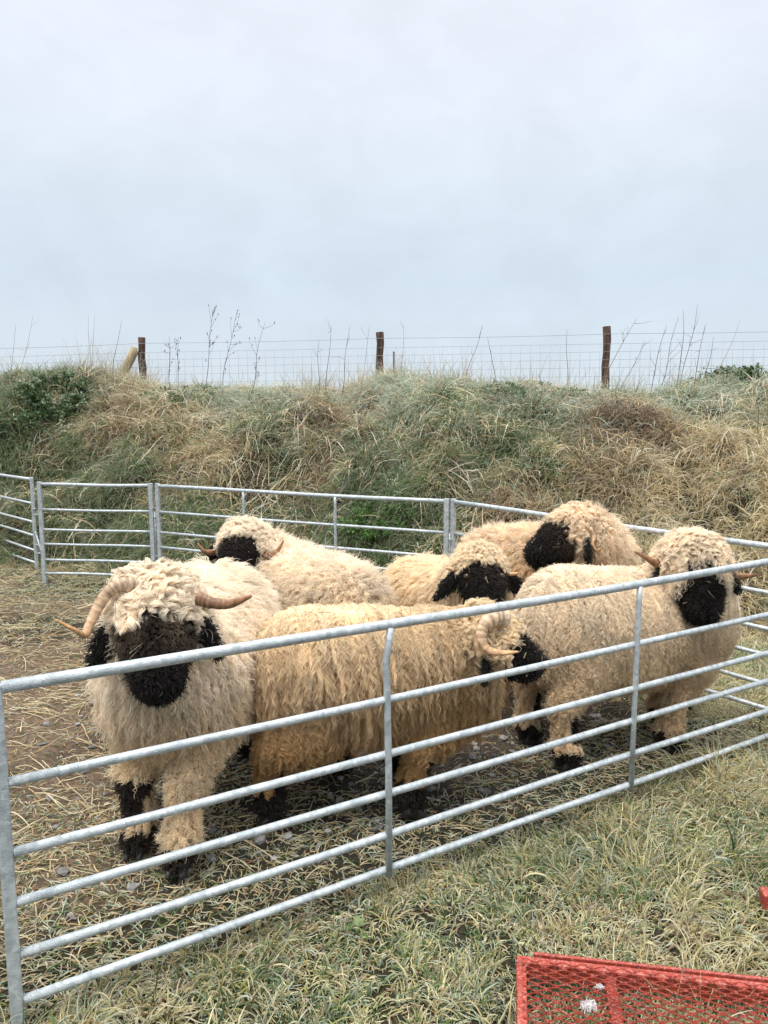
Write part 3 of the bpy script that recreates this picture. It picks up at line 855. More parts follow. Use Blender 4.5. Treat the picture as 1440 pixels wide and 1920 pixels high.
# ------------------------------------------------------------------ sheep
class Body:
    """smoothly blended capsules: one continuous surface"""
    def __init__(self):
        self.pr = []
    def add(self, a, b, ra, rb, lab):
        self.pr.append((np.asarray(a, float), np.asarray(b, float), ra, rb, lab))
    def each(self, p):
        out = []
        for a, b, ra, rb, lab in self.pr:
            ab = b - a; L = max(ab @ ab, 1e-9)
            t = np.clip(((p - a) @ ab) / L, 0, 1)
            out.append(np.linalg.norm(p - a - t[:, None] * ab, axis=1) - (ra + (rb - ra) * t))
        return np.array(out)
    def d(self, p, k=0.045):
        e = self.each(p)
        r = e[0]
        for x in e[1:]:
            h = np.clip(0.5 + 0.5 * (x - r) / k, 0, 1)
            r = x * (1 - h) + r * h - k * h * (1 - h)
        return r
    def grad(self, p, e=0.006):
        g = np.stack([self.d(p + np.eye(3)[i] * e) - self.d(p - np.eye(3)[i] * e) for i in range(3)], 1)
        return norm(g)
    def surface(self, h=0.02):
        lo = np.min([np.minimum(a, b) - max(ra, rb) - 2 * h for a, b, ra, rb, _ in self.pr], 0)
        hi = np.max([np.maximum(a, b) + max(ra, rb) + 2 * h for a, b, ra, rb, _ in self.pr], 0)
        n = np.ceil((hi - lo) / h).astype(int) + 1
        ax = [lo[i] + h * np.arange(n[i]) for i in range(3)]
        G = np.stack(np.meshgrid(*ax, indexing='ij'), -1)
        D = self.d(G.reshape(-1, 3)).reshape(n)
        S = D < 0
        acc = np.zeros((*(n - 1), 3)); cnt = np.zeros(n - 1)
        for axis_ in range(3):
            sl0 = [slice(None)] * 3; sl1 = [slice(None)] * 3
            sl0[axis_] = slice(0, -1); sl1[axis_] = slice(1, None)
            a, b = D[tuple(sl0)], D[tuple(sl1)]
            cross = (a < 0) != (b < 0)
            t = np.where(cross, a / np.where(np.abs(a - b) < 1e-12, 1, a - b), 0)
            pos = G[tuple(sl0)].copy(); pos[..., axis_] += t * h
            o = [i for i in range(3) if i != axis_]
            for da in (0, 1):
                for db in (0, 1):
                    s = [slice(None)] * 3
                    s[o[0]] = slice(da, n[o[0]] - 1 + da); s[o[1]] = slice(db, n[o[1]] - 1 + db)
                    c = cross[tuple(s)]
                    acc += np.where(c[..., None], pos[tuple(s)], 0); cnt += c
        act = cnt > 0
        idx = -np.ones(n - 1, int); idx[act] = np.arange(act.sum())
        V = acc[act] / cnt[act][:, None]
        Fc = []
        for axis_ in range(3):
            o = [i for i in range(3) if i != axis_]
            s0 = [slice(1, n[i] - 1) for i in range(3)]; s0[axis_] = slice(0, n[axis_] - 1)
            s1 = list(s0); s1[axis_] = slice(1, n[axis_])
            a, b = S[tuple(s0)], S[tuple(s1)]
            I = np.argwhere(a != b); ins = a[a != b]
            I = I + np.array([0 if i == axis_ else 1 for i in range(3)])
            def cell(da, db):
                J = I.copy(); J[:, o[0]] -= da; J[:, o[1]] -= db
                return idx[J[:, 0], J[:, 1], J[:, 2]]
            q = np.stack([cell(1, 1), cell(0, 1), cell(0, 0), cell(1, 0)], 1)
            flip = ins if axis_ != 1 else ~ins
            q = np.where(flip[:, None], q, q[:, ::-1])
            Fc.append(q)
        return V, np.concatenate(Fc)

CREAM = np.array([0.92, 0.815, 0.655]); PEACH = np.array([0.93, 0.80, 0.62]); WHITEW = np.array([0.94, 0.85, 0.71])
DIRT = np.array([0.42, 0.25, 0.11]); GOLD = np.array([0.70, 0.46, 0.20])

def make_sheep(label, hip, sh, back, r_hip, r_sh, drop, head, face, feet, horns, up=(0, 0, 1), neck_r=(0.19, 0.13), hs=1.0,
               n_body=52000, n_cap=7000, n_face=7000, lock=0.030, wl=(0.07, 0.12), curl=0.007, turns=2.0, grav=0.5, fuzz=0.35,
               top_col=CREAM, low_col=GOLD, dirt=0.5, cap_len=(0.08, 0.13), cap_curl=0.016, ears=(1, 1), face_brown=0.25, seed=1,
               knee=(1, 1, 1, 1), ear_drop=0.8, cap_back=0.03, ear_len=0.15, base_alpha=1.0, kp=10, cap_f=0.035, n_straw=150, clp=0.8, brown=(0.085, 0.060, 0.042), leg_trim=True, face_w=0.3, tone=(0.25, 0.85), sock=0.10):
    """hip/sh: (x,y) of trunk ends; back: (z_hip, z_sh) heights of the finished back line; head: skull centre; face: nose direction"""
    rng = np.random.default_rng(seed)
    f = norm(np.array(face, float)); upv = np.array(up, float)
    s = norm(np.cross(f, upv)); u = np.cross(s, f)                      # s = the sheep's right
    head = np.array(head, float)
    base = np.array([(hip[0] + sh[0]) / 2, (hip[1] + sh[1]) / 2, 0])
    root = empty('sheep', base)
    tag(root, label, 'sheep', 'black faced sheep in the pen')
    B = Body()
    mg = 0.45 * (wl[0] + wl[1]) / 2 * base_alpha
    H_ = np.array([*hip, back[0] - r_hip - mg]); S_ = np.array([*sh, back[1] - r_sh - mg])
    fw = norm(S_ - H_); fwh = norm(np.array([fw[0], fw[1], 0])); lat = np.array([fwh[1], -fwh[0], 0])
    B.add(H_, S_, r_hip, r_sh, 'trunk')
    B.add(H_ - [0, 0, drop[0]], S_ - [0, 0, drop[1]], r_hip * 0.93, r_sh * 0.95, 'trunk')
    mid = (H_ + S_) / 2
    B.add(mid - [0, 0, drop[1] * 0.5], mid - [0, 0, drop[1] * 0.9], max(r_hip, r_sh) * 1.0, max(r_hip, r_sh) * 0.97, 'trunk')
    nb = S_ + fwh * r_sh * 0.35 + np.array([0, 0, 0.03])
    B.add(nb, head - f * 0.05 - u * 0.02, neck_r[0], neck_r[1], 'neck')
    B.add(head - f * 0.03 * hs, head + f * 0.05 * hs - u * 0.01, 0.108 * hs, 0.100 * hs, 'head')
    B.add(head + f * 0.05 * hs - u * 0.01, head + f * 0.185 * hs - u * 0.03 * hs, 0.095 * hs, 0.066 * hs, 'head')
    B.add(head + f * 0.02 * hs - u * 0.05 * hs, head + f * 0.165 * hs - u * 0.065 * hs, 0.070 * hs, 0.050 * hs, 'head')
    legs = []
    for i, ft in enumerate(feet):
        front = i < 2
        side = 1 if i % 2 == 0 else -1                               # 1 = right
        topc = (S_ if front else H_) + lat * side * 0.13 - np.array([0, 0, 0.16])
        ft = np.array([ft[0], ft[1], 0.0])
        kz = 0.27 if front else 0.30
        kn = ft * 0.72 + np.array([topc[0], topc[1], 0]) * 0.28; kn[2] = kz
        kn = kn + fwh * (0.02 if front else -0.035)
        an = ft * 0.95 + np.array([topc[0], topc[1], 0]) * 0.05; an[2] = 0.10
        an = an - fwh * 0.01
        B.add(topc, kn, 0.092, 0.046, 'upleg')
        B.add(kn, an, 0.042, 0.036, 'leg')
        B.add(an, ft + [0, 0, 0.052] + fwh * 0.012, 0.040, 0.036, 'leg')
        legs.append((ft, kn, an))
    V, Q = B.surface(0.021)
    labs = np.array([p[4] for p in B.pr])
    labn = labs[np.argmin(B.each(V), 0)]
    def regions(p):
        lb = labs[np.argmin(B.each(p), 0)]
        q = p - head
        qf, qu, qs = q @ f / hs, q @ u / hs, q @ s / hs
        reg = np.zeros(len(p), int)
        jit = (fbm(p[:, 0], p[:, 1], 22, 2, seed + 5, p[:, 2]) - 0.5)
        qf = qf + 0.10 * jit; qs = qs + 0.10 * jit * np.sign(qs)
        hd = (lb == 'head') | ((np.linalg.norm(q, axis=1) < 0.125 * hs) & (qf > -0.10))
        cap = (hd | (np.linalg.norm(q, axis=1) < 0.20 * hs)) & (qf < cap_f - 0.25 * np.clip(-qu, 0, 1)) & (qu > -0.04) & (qf > -0.15)
        cap &= (qu > 0.0) | hd
        reg[cap] = 1
        black = hd & ~cap & (qf > 0.0) & ((np.abs(qs) < face_w - 0.25 * qf) | (qf > 0.12))
        reg[black] = 2
        for (ft, kn, an), kf in zip(legs, knee):
            m = (lb == 'leg') & (np.linalg.norm(p[:, :2] - (ft[:2] * 0.6 + kn[:2] * 0.4), axis=1) < 0.17)
            z = p[:, 2] - ft[2]
            reg[m & (z < 0.215)] = 4
            reg[m & (z < sock)] = 3
            if kf:
                reg[((lb == 'leg') | (lb == 'upleg')) & (z > 0.135) & (z < 0.275) & (((p - kn)[:, :2] @ (fwh[:2] * (1 if kf > 0 else -1))) > 0.0) & (np.linalg.norm(p[:, :2] - kn[:2], axis=1) < 0.10)] = 3
        return reg
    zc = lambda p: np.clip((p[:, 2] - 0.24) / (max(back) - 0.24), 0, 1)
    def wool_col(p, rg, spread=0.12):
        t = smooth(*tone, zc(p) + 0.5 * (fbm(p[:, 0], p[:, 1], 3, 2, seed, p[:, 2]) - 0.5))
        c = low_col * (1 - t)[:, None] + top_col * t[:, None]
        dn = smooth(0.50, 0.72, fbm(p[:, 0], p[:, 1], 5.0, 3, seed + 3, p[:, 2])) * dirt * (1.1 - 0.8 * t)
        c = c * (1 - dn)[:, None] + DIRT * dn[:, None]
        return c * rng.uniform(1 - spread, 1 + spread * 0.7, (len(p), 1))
    rv = regions(V)
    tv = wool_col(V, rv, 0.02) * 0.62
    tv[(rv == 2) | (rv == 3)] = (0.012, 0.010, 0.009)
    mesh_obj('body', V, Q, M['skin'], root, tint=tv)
    # ---- sample the coat
    A, Bq, C_, D_ = V[Q[:, 0]], V[Q[:, 1]], V[Q[:, 2]], V[Q[:, 3]]
    ar = 0.5 * np.linalg.norm(np.cross(C_ - A, D_ - Bq), axis=1)
    def sample(n, want, reg_f=rv):
        w = ar * np.isin(reg_f[Q], want).mean(1)
        fi = rng.choice(len(Q), n, p=w / w.sum())
        a, b = rng.random((2, n, 1))
        p = (A[fi] * (1 - a) + Bq[fi] * a) * (1 - b) + (D_[fi] * (1 - a) + C_[fi] * a) * b
        rg = regions(p); k = np.isin(rg, want)
        p = p[k]; nn = B.grad(p)
        p = p - nn * B.d(p)[:, None]
        return p, nn, rg[k]
    def coat(n, want, spacing, Lr, cfun, gv, cr_, tn, fz, bias, K=10, rad=0.0016, keep_out=0.006, clp=0.8):
        p, nn, rg = sample(n, want)
        # lock centres: thin a random subset
        area = (ar * np.isin(rv[Q], want).mean(1)).sum()
        m = int(min(len(p) * 0.4, area / (spacing ** 2) * 1.15))
        ci = rng.permutation(len(p))[:m]
        kd = KDTree(m)
        for i, j in enumerate(ci): kd.insert(p[j], i)
        kd.balance()
        own = np.array([kd.find(q)[1] for q in p])
        cp, cn, cg = p[ci], nn[ci], rg[ci]
        L = rng.uniform(*Lr, m)
        L = L * np.where(cg == 0, 0.62 + 0.85 * fbm(cp[:, 0], cp[:, 1], 5.0, 3, seed + 11, cp[:, 2]), 1)
        L = np.where(cg == 4, np.minimum(L * 0.6, 0.034), L)
        mz = np.clip(((cp - head) @ f) / (0.2 * hs), 0, 1)
        L = np.where(cg == 2, L * (1 - 0.72 * smooth(0.25, 0.75, mz)), L)
        L = np.where(cg == 0, L * np.clip(0.42 + (cp[:, 2] - 0.32) / 0.28, 0.42, 1), L) if leg_trim else L
        L = np.where(cg == 3, L * 0.5, L)
        g = np.array([0, 0, -1.0])
        side = 1 - np.clip(cn[:, 2], 0, 1)
        sg = np.sign((cp - mid) @ lat + 1e-6)[:, None]
        flow = lat * sg * (1 - side)[:, None] * 0.8 + g * (0.15 + 0.85 * side)[:, None]
        d = norm(cn * bias[0] + flow * gv + rng.normal(0, bias[1], (m, 3)) + np.asarray(bias[2]))
        seg = (L / (K - 1))[:, None]
        path = np.empty((m, K, 3)); path[:, 0] = cp
        x = cp.copy()
        for k in range(1, K):
            d = norm(d + (flow + g * 0.3) * gv * 0.28)
            x = x + d * seg
            dd = B.d(x); low = dd < keep_out + 0.015 * k / K
            if low.any():
                gg = B.grad(x[low]); x[low] += gg * (keep_out + 0.015 * k / K - dd[low])[:, None]
            x[:, 2] = np.maximum(x[:, 2], 0.012)
            path[:, k] = x
        # curl round the lock's own axis
        T = norm(np.gradient(path, axis=1))
        ref = norm(rng.normal(0, 1, (m, 1, 3)))
        U = norm(np.cross(T, ref)); W = np.cross(T, U)
        t = np.linspace(0, 1, K)[None, :]
        ph = rng.uniform(0, 6.28, (m, 1)); hand = rng.choice([-1, 1], (m, 1)); tw = rng.uniform(0.7, 1.3, (m, 1)) * tn
        amp = cr_ * rng.uniform(0.5, 1.4, (m, 1)) * np.sqrt(t) * np.where(t > 0, 1, 0)
        a = ph + hand * tw * 2 * math.pi * t
        off = amp[..., None] * (np.cos(a)[..., None] * U + np.sin(a)[..., None] * W)
        path = path + off - off[:, :1]
        # strands of each lock
        rel = p - cp[own]
        clump = (1 - clp * np.linspace(0, 1, K) ** 0.8)[None, :, None]
        P = path[own] + rel[:, None, :] * clump
        sl = rng.uniform(0.5, 1.08, (len(p), 1, 1))
        P = p[:, None, :] + (P - p[:, None, :]) * sl
        w1 = rng.normal(0, 1, (len(p), 3)); w2 = rng.normal(0, 1, (len(p), 3))
        tt = np.linspace(0, 1, K)[None, :, None]
        stray = (rng.random(len(p)) < 0.12)[:, None, None] * 1.5 + 1
        P = P + fz * 0.022 * stray * (w1[:, None, :] * tt ** 1.3 + w2[:, None, :] * 0.5 * np.sin(tt * 7 + w1[:, None, :1] * 3) * tt)
        P[:, :, 2] = np.maximum(P[:, :, 2], 0.006)
        R = rad * rng.uniform(0.7, 1.2, (len(p), 1)) * (1 - 0.75 * np.linspace(0, 1, K)[None, :] ** 1.5)
        jit = rng.uniform(0.87, 1.10, (m, 1)) * (0.88 + 0.24 * fbm(cp[:, 0], cp[:, 1], 9.0, 3, seed + 13, cp[:, 2]))[:, None]
        c = cfun(cp, cg) * jit
        tint = c[own] * rng.uniform(0.9, 1.07, (len(p), 1))
        return P, R, tint
    hc_ = [(spline(q_[0], 40), q_[1] * (1 - np.linspace(0, 1, 40)) ** 0.75 + 0.0035) for q_ in horns]
    def prune(name, P, R, T_):                                       # the horns push the wool aside
        ok = np.ones(len(P), bool)
        nr = np.nonzero(np.linalg.norm(P[:, 0] - head, axis=1) < 0.45)[0]
        for c_, r_ in hc_:
            for k in range(1, P.shape[1]):
                dd = np.linalg.norm(P[nr, k][:, None, :] - c_[None], axis=2) - r_[None] * 1.02
                ok[nr[dd.min(1) < 0.002]] = False
        strands(name, P[ok], R[ok], T_[ok], M['wool'], root)
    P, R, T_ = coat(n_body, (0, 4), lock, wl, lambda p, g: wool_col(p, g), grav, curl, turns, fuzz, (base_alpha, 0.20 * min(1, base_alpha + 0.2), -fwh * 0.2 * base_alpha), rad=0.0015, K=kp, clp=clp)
    # bits of straw caught in the wool
    ns = n_straw
    j = rng.choice(len(P), ns)
    st = P[j][:, 6:7, :] + norm(rng.normal(0, 1, (ns, 1, 3)) + [0, 0, -0.5]) * np.linspace(-0.02, 0.03, P.shape[1])[None, :, None] * rng.uniform(0.5, 1.6, (ns, 1, 1)) + norm(P[j][:, 6:7] - mid) * 0.008
    P = np.concatenate([P, st]); R = np.concatenate([R, np.full((ns, P.shape[1]), 0.0011)])
    T_ = np.concatenate([T_, STRAW * rng.uniform(0.7, 1.3, (ns, 1))])
    prune('fleece', P, R, T_)
    P, R, T_ = coat(int(n_cap * 1.7), (1,), 0.0150, cap_len, lambda p, g: np.tile(top_col * 0.97, (len(p), 1)), 0.8, cap_curl * 0.95, 1.6, 0.11, (0.5, 0.5, f * 0.4), K=15, rad=0.0014, clp=0.78)
    prune('forelock', P, R, T_)
    def fcol(p, g):
        bl = np.array([0.012, 0.010, 0.009]); br = np.array(brown) * 1.2
        w = np.clip(face_brown * smooth(0.35, 0.7, fbm(p[:, 0], p[:, 1], 9, 2, seed + 9, p[:, 2])), 0, 1) * smooth(0.19 * hs, 0.05 * hs, (p - head) @ f)
        w = np.where(g == 2, w, 0.08)
        return bl * (1 - w)[:, None] + br * w[:, None]
    P, R, T_ = coat(n_face, (2, 3), 0.012, (0.013, 0.030), fcol, 0.7, 0.003, 1.0, 0.25, (0.5, 0.3, f * 0.25), K=6, rad=0.0014, keep_out=0.003)
    for sgn in (1, -1):
        c = head + (s * sgn * 0.088 + u * 0.048 + f * 0.070) * hs
        k_ = np.linalg.norm(P - c, axis=2).min(1) > 0.0215 * hs
        P, R, T_ = P[k_], R[k_], T_[k_]
    # wisps of straw stuck to the face
    fm = np.nonzero(np.linalg.norm(P[:, 0] - head, axis=1) < 0.25)[0]
    ns = 14
    j = rng.choice(fm, ns)
    st = P[j][:, 4:5, :] + norm(rng.normal(0, 1, (ns, 1, 3))) * np.linspace(-0.02, 0.025, 6)[None, :, None] * rng.uniform(0.3, 1.2, (ns, 1, 1))
    P = np.concatenate([P, st]); R = np.concatenate([R, np.full((ns, 6), 0.0007)]); T_ = np.concatenate([T_, PALE * rng.uniform(0.6, 1.1, (ns, 1))])
    # ears
    EP = []
    for sgn, on in ((1, ears[0]), (-1, ears[1])):
        if not on: continue
        a = head + (s * sgn * 0.085 + u * 0.015 - f * 0.01) * hs
        dirn = norm(s * sgn * 0.85 + np.array([0, 0, -ear_drop]) + f * 0.12)
        pts = a + dirn * np.linspace(0, ear_len * hs, 8)[:, None] + np.array([0, 0, -0.03]) * (np.linspace(0, 1, 8)[:, None] ** 2)
        rr = np.array([0.016, 0.028, 0.036, 0.039, 0.037, 0.031, 0.022, 0.008]) * hs
        v, fc = tube(pts, rr, 10, flat=(1.0, 0.34))
        mesh_obj('ear', v, fc, M['ear'], root)
        m = 900
        i0 = rng.integers(0, len(v), m)
        rp = v[i0] + rng.normal(0, 0.004, (m, 3))
        dd = norm(dirn * 0.9 + rng.normal(0, 0.45, (m, 3)) + [0, 0, -0.3]) * rng.uniform(0.012, 0.03, (m, 1))
        EP.append(rp[:, None, :] + dd[:, None, :] * np.linspace(0, 1, 6)[None, :, None])
    if EP:
        E_ = np.concatenate(EP)
        P = np.concatenate([P, E_]); R = np.concatenate([R, np.full((len(E_), 6), 0.0012)]); T_ = np.concatenate([T_, np.tile([0.010, 0.009, 0.008], (len(E_), 1))])
    strands('dark_hair', P, R, T_, M['hair'], root)
    for sgn in (1, -1):
        c = head + (s * sgn * 0.088 + u * 0.048 + f * 0.070) * hs
        bm = bmesh.new(); bmesh.ops.create_uvsphere(bm, u_segments=12, v_segments=8, radius=0.019 * hs)
        v = np.array([q.co[:] for q in bm.verts]) + c; fc = [[q.index for q in ff.verts] for ff in bm.faces]; bm.free()
        mesh_obj('eye', v, fc, M['eye'], root)
    for sgn in (1, -1):                                              # nostrils
        c = head + (f * 0.235 - u * 0.012 + s * sgn * 0.024) * hs
        pts = c + np.outer(np.linspace(-1, 1, 6), (s * sgn * 0.012 + u * 0.010) * hs)
        mesh_obj('nostril', *tube(pts, [0.002, 0.006, 0.007, 0.007, 0.005, 0.002], 6), M['hoof'], root)
    for ft, kn, an in legs:                                          # cloven hooves
        parts = []
        for sg in (-1, 1):
            c = ft + lat * sg * 0.020
            pts = [c + fwh * -0.030 + [0, 0, 0.045], c + fwh * -0.005 + [0, 0, 0.034], c + fwh * 0.030 + [0, 0, 0.024], c + fwh * 0.055 + lat * sg * 0.003 + [0, 0, 0.012]]
            v, fc = tube(spline(pts, 8), np.interp(np.linspace(0, 1, 8), [0, 0.4, 1], [0.026, 0.025, 0.009]), 8, flat=(1.0, 0.8))
            v[:, 2] = np.maximum(v[:, 2], 0.001)
            parts.append((v, fc))
        mesh_obj('hoof', *join(parts), M['hoof'], root)
    for pts, r0, rings, tone in horns:
        c = spline(pts, 60)
        t = np.linspace(0, 1, 60)
        rad = r0 * (1 - t) ** 0.75 + 0.0035
        ph_ = t * rings * 2 * math.pi + 1.3 * np.sin(t * 23 + seed) + 0.8 * np.sin(t * 51)
        rad = rad * (1 + 0.075 * np.sin(ph_) * (1 - t * 0.9))
        v, fc = tube(c, rad, 12, flat=(1.0, 0.72))
        rg = (np.sin(ph_) * 0.5 + 0.5) ** 0.6
        a_, b_ = np.array(tone[0]), np.array(tone[1])
        tc = a_ * (0.30 + 0.70 * rg)[:, None] * (1 - t)[:, None] + b_ * t[:, None]
        mesh_obj('horn', v, fc, M['horn'], root, tint=np.repeat(tc, 12, 0))
    return root

PALEHORN = ((0.56, 0.43, 0.30), (0.42, 0.22, 0.09)); REDHORN = ((0.25, 0.135, 0.08), (0.30, 0.15, 0.07)); TANHORN = ((0.66, 0.50, 0.35), (0.52, 0.30, 0.14))
hp = lambda *a: [at_Y(x, y, Y) for x, y, Y in a]

# A: near left, facing the camera
make_sheep('large cream sheep at near left facing the camera, one curled horn and one straight',
    hip=(-0.72, 3.15), sh=(-0.73, 2.62), back=(0.875, 0.85), r_hip=0.245, r_sh=0.235, drop=(0.08, 0.085),
    head=at_Y(290, 1160, 2.32), face=(0.22, -0.64, -0.70), feet=[(-0.84, 2.46), (-0.672, 2.36), (-0.86, 3.22), (-0.60, 3.2)],
    neck_r=(0.205, 0.125), brown=(0.16, 0.115, 0.08), face_w=0.14, hs=1.0, n_body=95000, n_cap=12000, n_face=14000, wl=(0.045, 0.085), lock=0.018, curl=0.006, grav=0.55, fuzz=0.24, kp=14, clp=0.75, base_alpha=0.85,
    top_col=WHITEW, low_col=np.array([0.88, 0.75, 0.55]), dirt=0.12, cap_len=(0.045, 0.075), cap_curl=0.013, cap_f=0.018, face_brown=0.75, seed=21,
    knee=(1, 0, 1, 1), ear_drop=0.9,
    horns=[(hp((252, 1100, 2.28), (228, 1096, 2.25), (202, 1112, 2.23), (182, 1142, 2.20), (167, 1172, 2.16), (158, 1190, 2.12), (138, 1180, 2.08), (104, 1162, 2.06)), 0.0195, 19, PALEHORN),
           (hp((372, 1122, 2.24), (395, 1130, 2.22), (425, 1133, 2.21), (450, 1126, 2.20), (472, 1117, 2.19)), 0.019, 9, REDHORN)])
# C: golden, side on, right-facing head with a spiral horn
make_sheep('golden brown shaggy sheep standing side on in the middle with a pale spiral horn',
    hip=(-0.28, 2.80), sh=(0.15, 2.90), back=(0.785, 0.745), r_hip=0.215, r_sh=0.205, drop=(0.005, 0.005),
    head=at_Y(922, 1203, 2.85), face=(0.90, -0.30, -0.26), feet=[(0.10, 2.70), (0.06, 2.98), (-0.41, 2.63), (-0.19, 3.08)],
    neck_r=(0.19, 0.14), hs=0.84, n_body=90000, n_cap=9000, n_face=6000, wl=(0.11, 0.20), lock=0.019, curl=0.0066, turns=4.0, grav=1.7, fuzz=0.13, base_alpha=0.34, kp=20, cap_f=0.075, n_straw=900, tone=(0.30, 1.1), sock=0.165, clp=0.82,
    top_col=np.array([0.91, 0.78, 0.57]), low_col=np.array([0.54, 0.365, 0.185]), dirt=0.5, cap_len=(0.04, 0.07), cap_curl=0.011, seed=22, face_brown=0.4,
    ears=(1, 1), ear_drop=0.6,
    horns=[(hp((948, 1160, 2.76), (925, 1160, 2.72), (906, 1176, 2.69), (903, 1200, 2.67), (915, 1218, 2.66), (940, 1224, 2.66), (972, 1222, 2.67)), 0.031, 12, TANHORN)])
# G: right, head turned to the camera
make_sheep('cream crimped sheep at the right with head turned to the camera and thin brown horns',
    hip=(0.80, 3.26), sh=(1.30, 3.40), back=(0.845, 0.80), r_hip=0.22, r_sh=0.215, drop=(0.075, 0.075),
    head=at_Y(1302, 1072, 3.24), face=(-0.02, -0.80, -0.58), feet=[(1.25, 3.24), (1.32, 3.50), (0.765, 3.07), (0.655, 3.33)],
    neck_r=(0.20, 0.15), cap_f=0.005, sock=0.115, hs=0.94, n_body=90000, n_cap=9000, n_face=9000, wl=(0.06, 0.105), lock=0.0150, curl=0.0066, turns=3.4, grav=0.9, fuzz=0.15, base_alpha=0.6, kp=17, n_straw=250, clp=0.75,
    top_col=CREAM, low_col=np.array([0.82, 0.68, 0.48]), dirt=0.3, cap_len=(0.045, 0.07), cap_curl=0.012, seed=23, face_brown=0.5, ear_drop=0.45, ear_len=0.12,
    horns=[(hp((1248, 1066, 3.26), (1228, 1056, 3.24), (1212, 1046, 3.22), (1190, 1034, 3.20)), 0.017, 4, REDHORN),
           (hp((1356, 1072, 3.26), (1378, 1080, 3.23), (1398, 1080, 3.21), (1422, 1078, 3.19)), 0.020, 4, REDHORN)])
# B: behind, head at its left, turned back to the camera
make_sheep('fluffy white sheep at the back left with two upturned brown horns, rump nearest',
    hip=(-0.20, 3.78), sh=(-0.54, 4.22), back=(0.755, 0.775), r_hip=0.215, r_sh=0.20, drop=(0.10, 0.10),
    head=at_Y(456, 1024, 4.18), face=(-0.12, -0.93, -0.33), feet=[(-0.45, 4.35), (-0.68, 4.22), (-0.06, 3.82), (-0.33, 3.68)],
    neck_r=(0.18, 0.13), hs=1.0, n_body=65000, n_cap=7500, n_face=6000, wl=(0.035, 0.06), lock=0.022, curl=0.004, grav=0.35, fuzz=0.38,
    top_col=WHITEW, low_col=np.array([0.88, 0.72, 0.48]), dirt=0.25, cap_len=(0.045, 0.07), cap_curl=0.012, seed=24, face_brown=0.4, ear_drop=0.4, ear_len=0.11,
    horns=[(hp((410, 1032, 4.20), (396, 1036, 4.16), (382, 1033, 4.13), (370, 1018, 4.12)), 0.019, 3, REDHORN),
           (hp((492, 1044, 4.12), (508, 1040, 4.06), (521, 1032, 4.04), (532, 1013, 4.03)), 0.019, 3, REDHORN)])
# D: middle, small horn nubs
make_sheep('cream sheep in the middle facing the camera with drooping black ears and tiny horn stubs',
    hip=(0.20, 4.14), sh=(0.40, 3.84), back=(0.715, 0.735), r_hip=0.195, r_sh=0.185, drop=(0.09, 0.09),
    head=at_Y(902, 1078, 3.52), face=(0.06, -0.88, -0.46), feet=[(0.28, 3.78), (0.48, 3.80), (0.10, 4.18), (0.30, 4.24)],
    neck_r=(0.165, 0.12), hs=0.90, n_body=60000, n_cap=7000, n_face=6000, wl=(0.04, 0.07), lock=0.020, curl=0.004, grav=0.6, fuzz=0.28, base_alpha=0.8,
    top_col=np.array([0.93, 0.81, 0.62]), low_col=np.array([0.86, 0.69, 0.45]), dirt=0.25, cap_len=(0.03, 0.05), cap_curl=0.008, cap_f=0.012, seed=25, face_brown=0.4, ear_drop=0.5, ear_len=0.17,
    horns=[(hp((862, 1068, 3.52), (850, 1068, 3.50), (836, 1065, 3.49)), 0.012, 2, TANHORN),
           (hp((946, 1070, 3.52), (956, 1076, 3.50), (972, 1075, 3.49)), 0.012, 2, TANHORN)])
# E: back right, head turned left in profile
make_sheep('peach coloured sheep at the back right raising its head in profile toward the left',
    hip=(0.66, 4.50), sh=(1.08, 4.14), back=(0.825, 0.90), r_hip=0.215, r_sh=0.20, drop=(0.10, 0.10),
    head=at_Y(1070, 1003, 3.86), face=(-0.88, -0.30, -0.26), feet=[(0.98, 4.02), (1.18, 4.2), (0.52, 4.5), (0.76, 4.6)],
    neck_r=(0.20, 0.14), hs=1.03, n_body=65000, n_cap=8000, n_face=7000, wl=(0.04, 0.065), lock=0.022, curl=0.0045, grav=0.4, fuzz=0.34,
    top_col=PEACH, low_col=np.array([0.90, 0.73, 0.49]), dirt=0.2, cap_len=(0.05, 0.08), cap_curl=0.013, seed=26, face_brown=0.5, ear_drop=0.75, ear_len=0.12,
    horns=[(hp((1090, 985, 3.78), (1104, 990, 3.75), (1113, 1006, 3.73), (1110, 1020, 3.72), (1118, 1032, 3.72), (1128, 1026, 3.72)), 0.015, 5, TANHORN)])

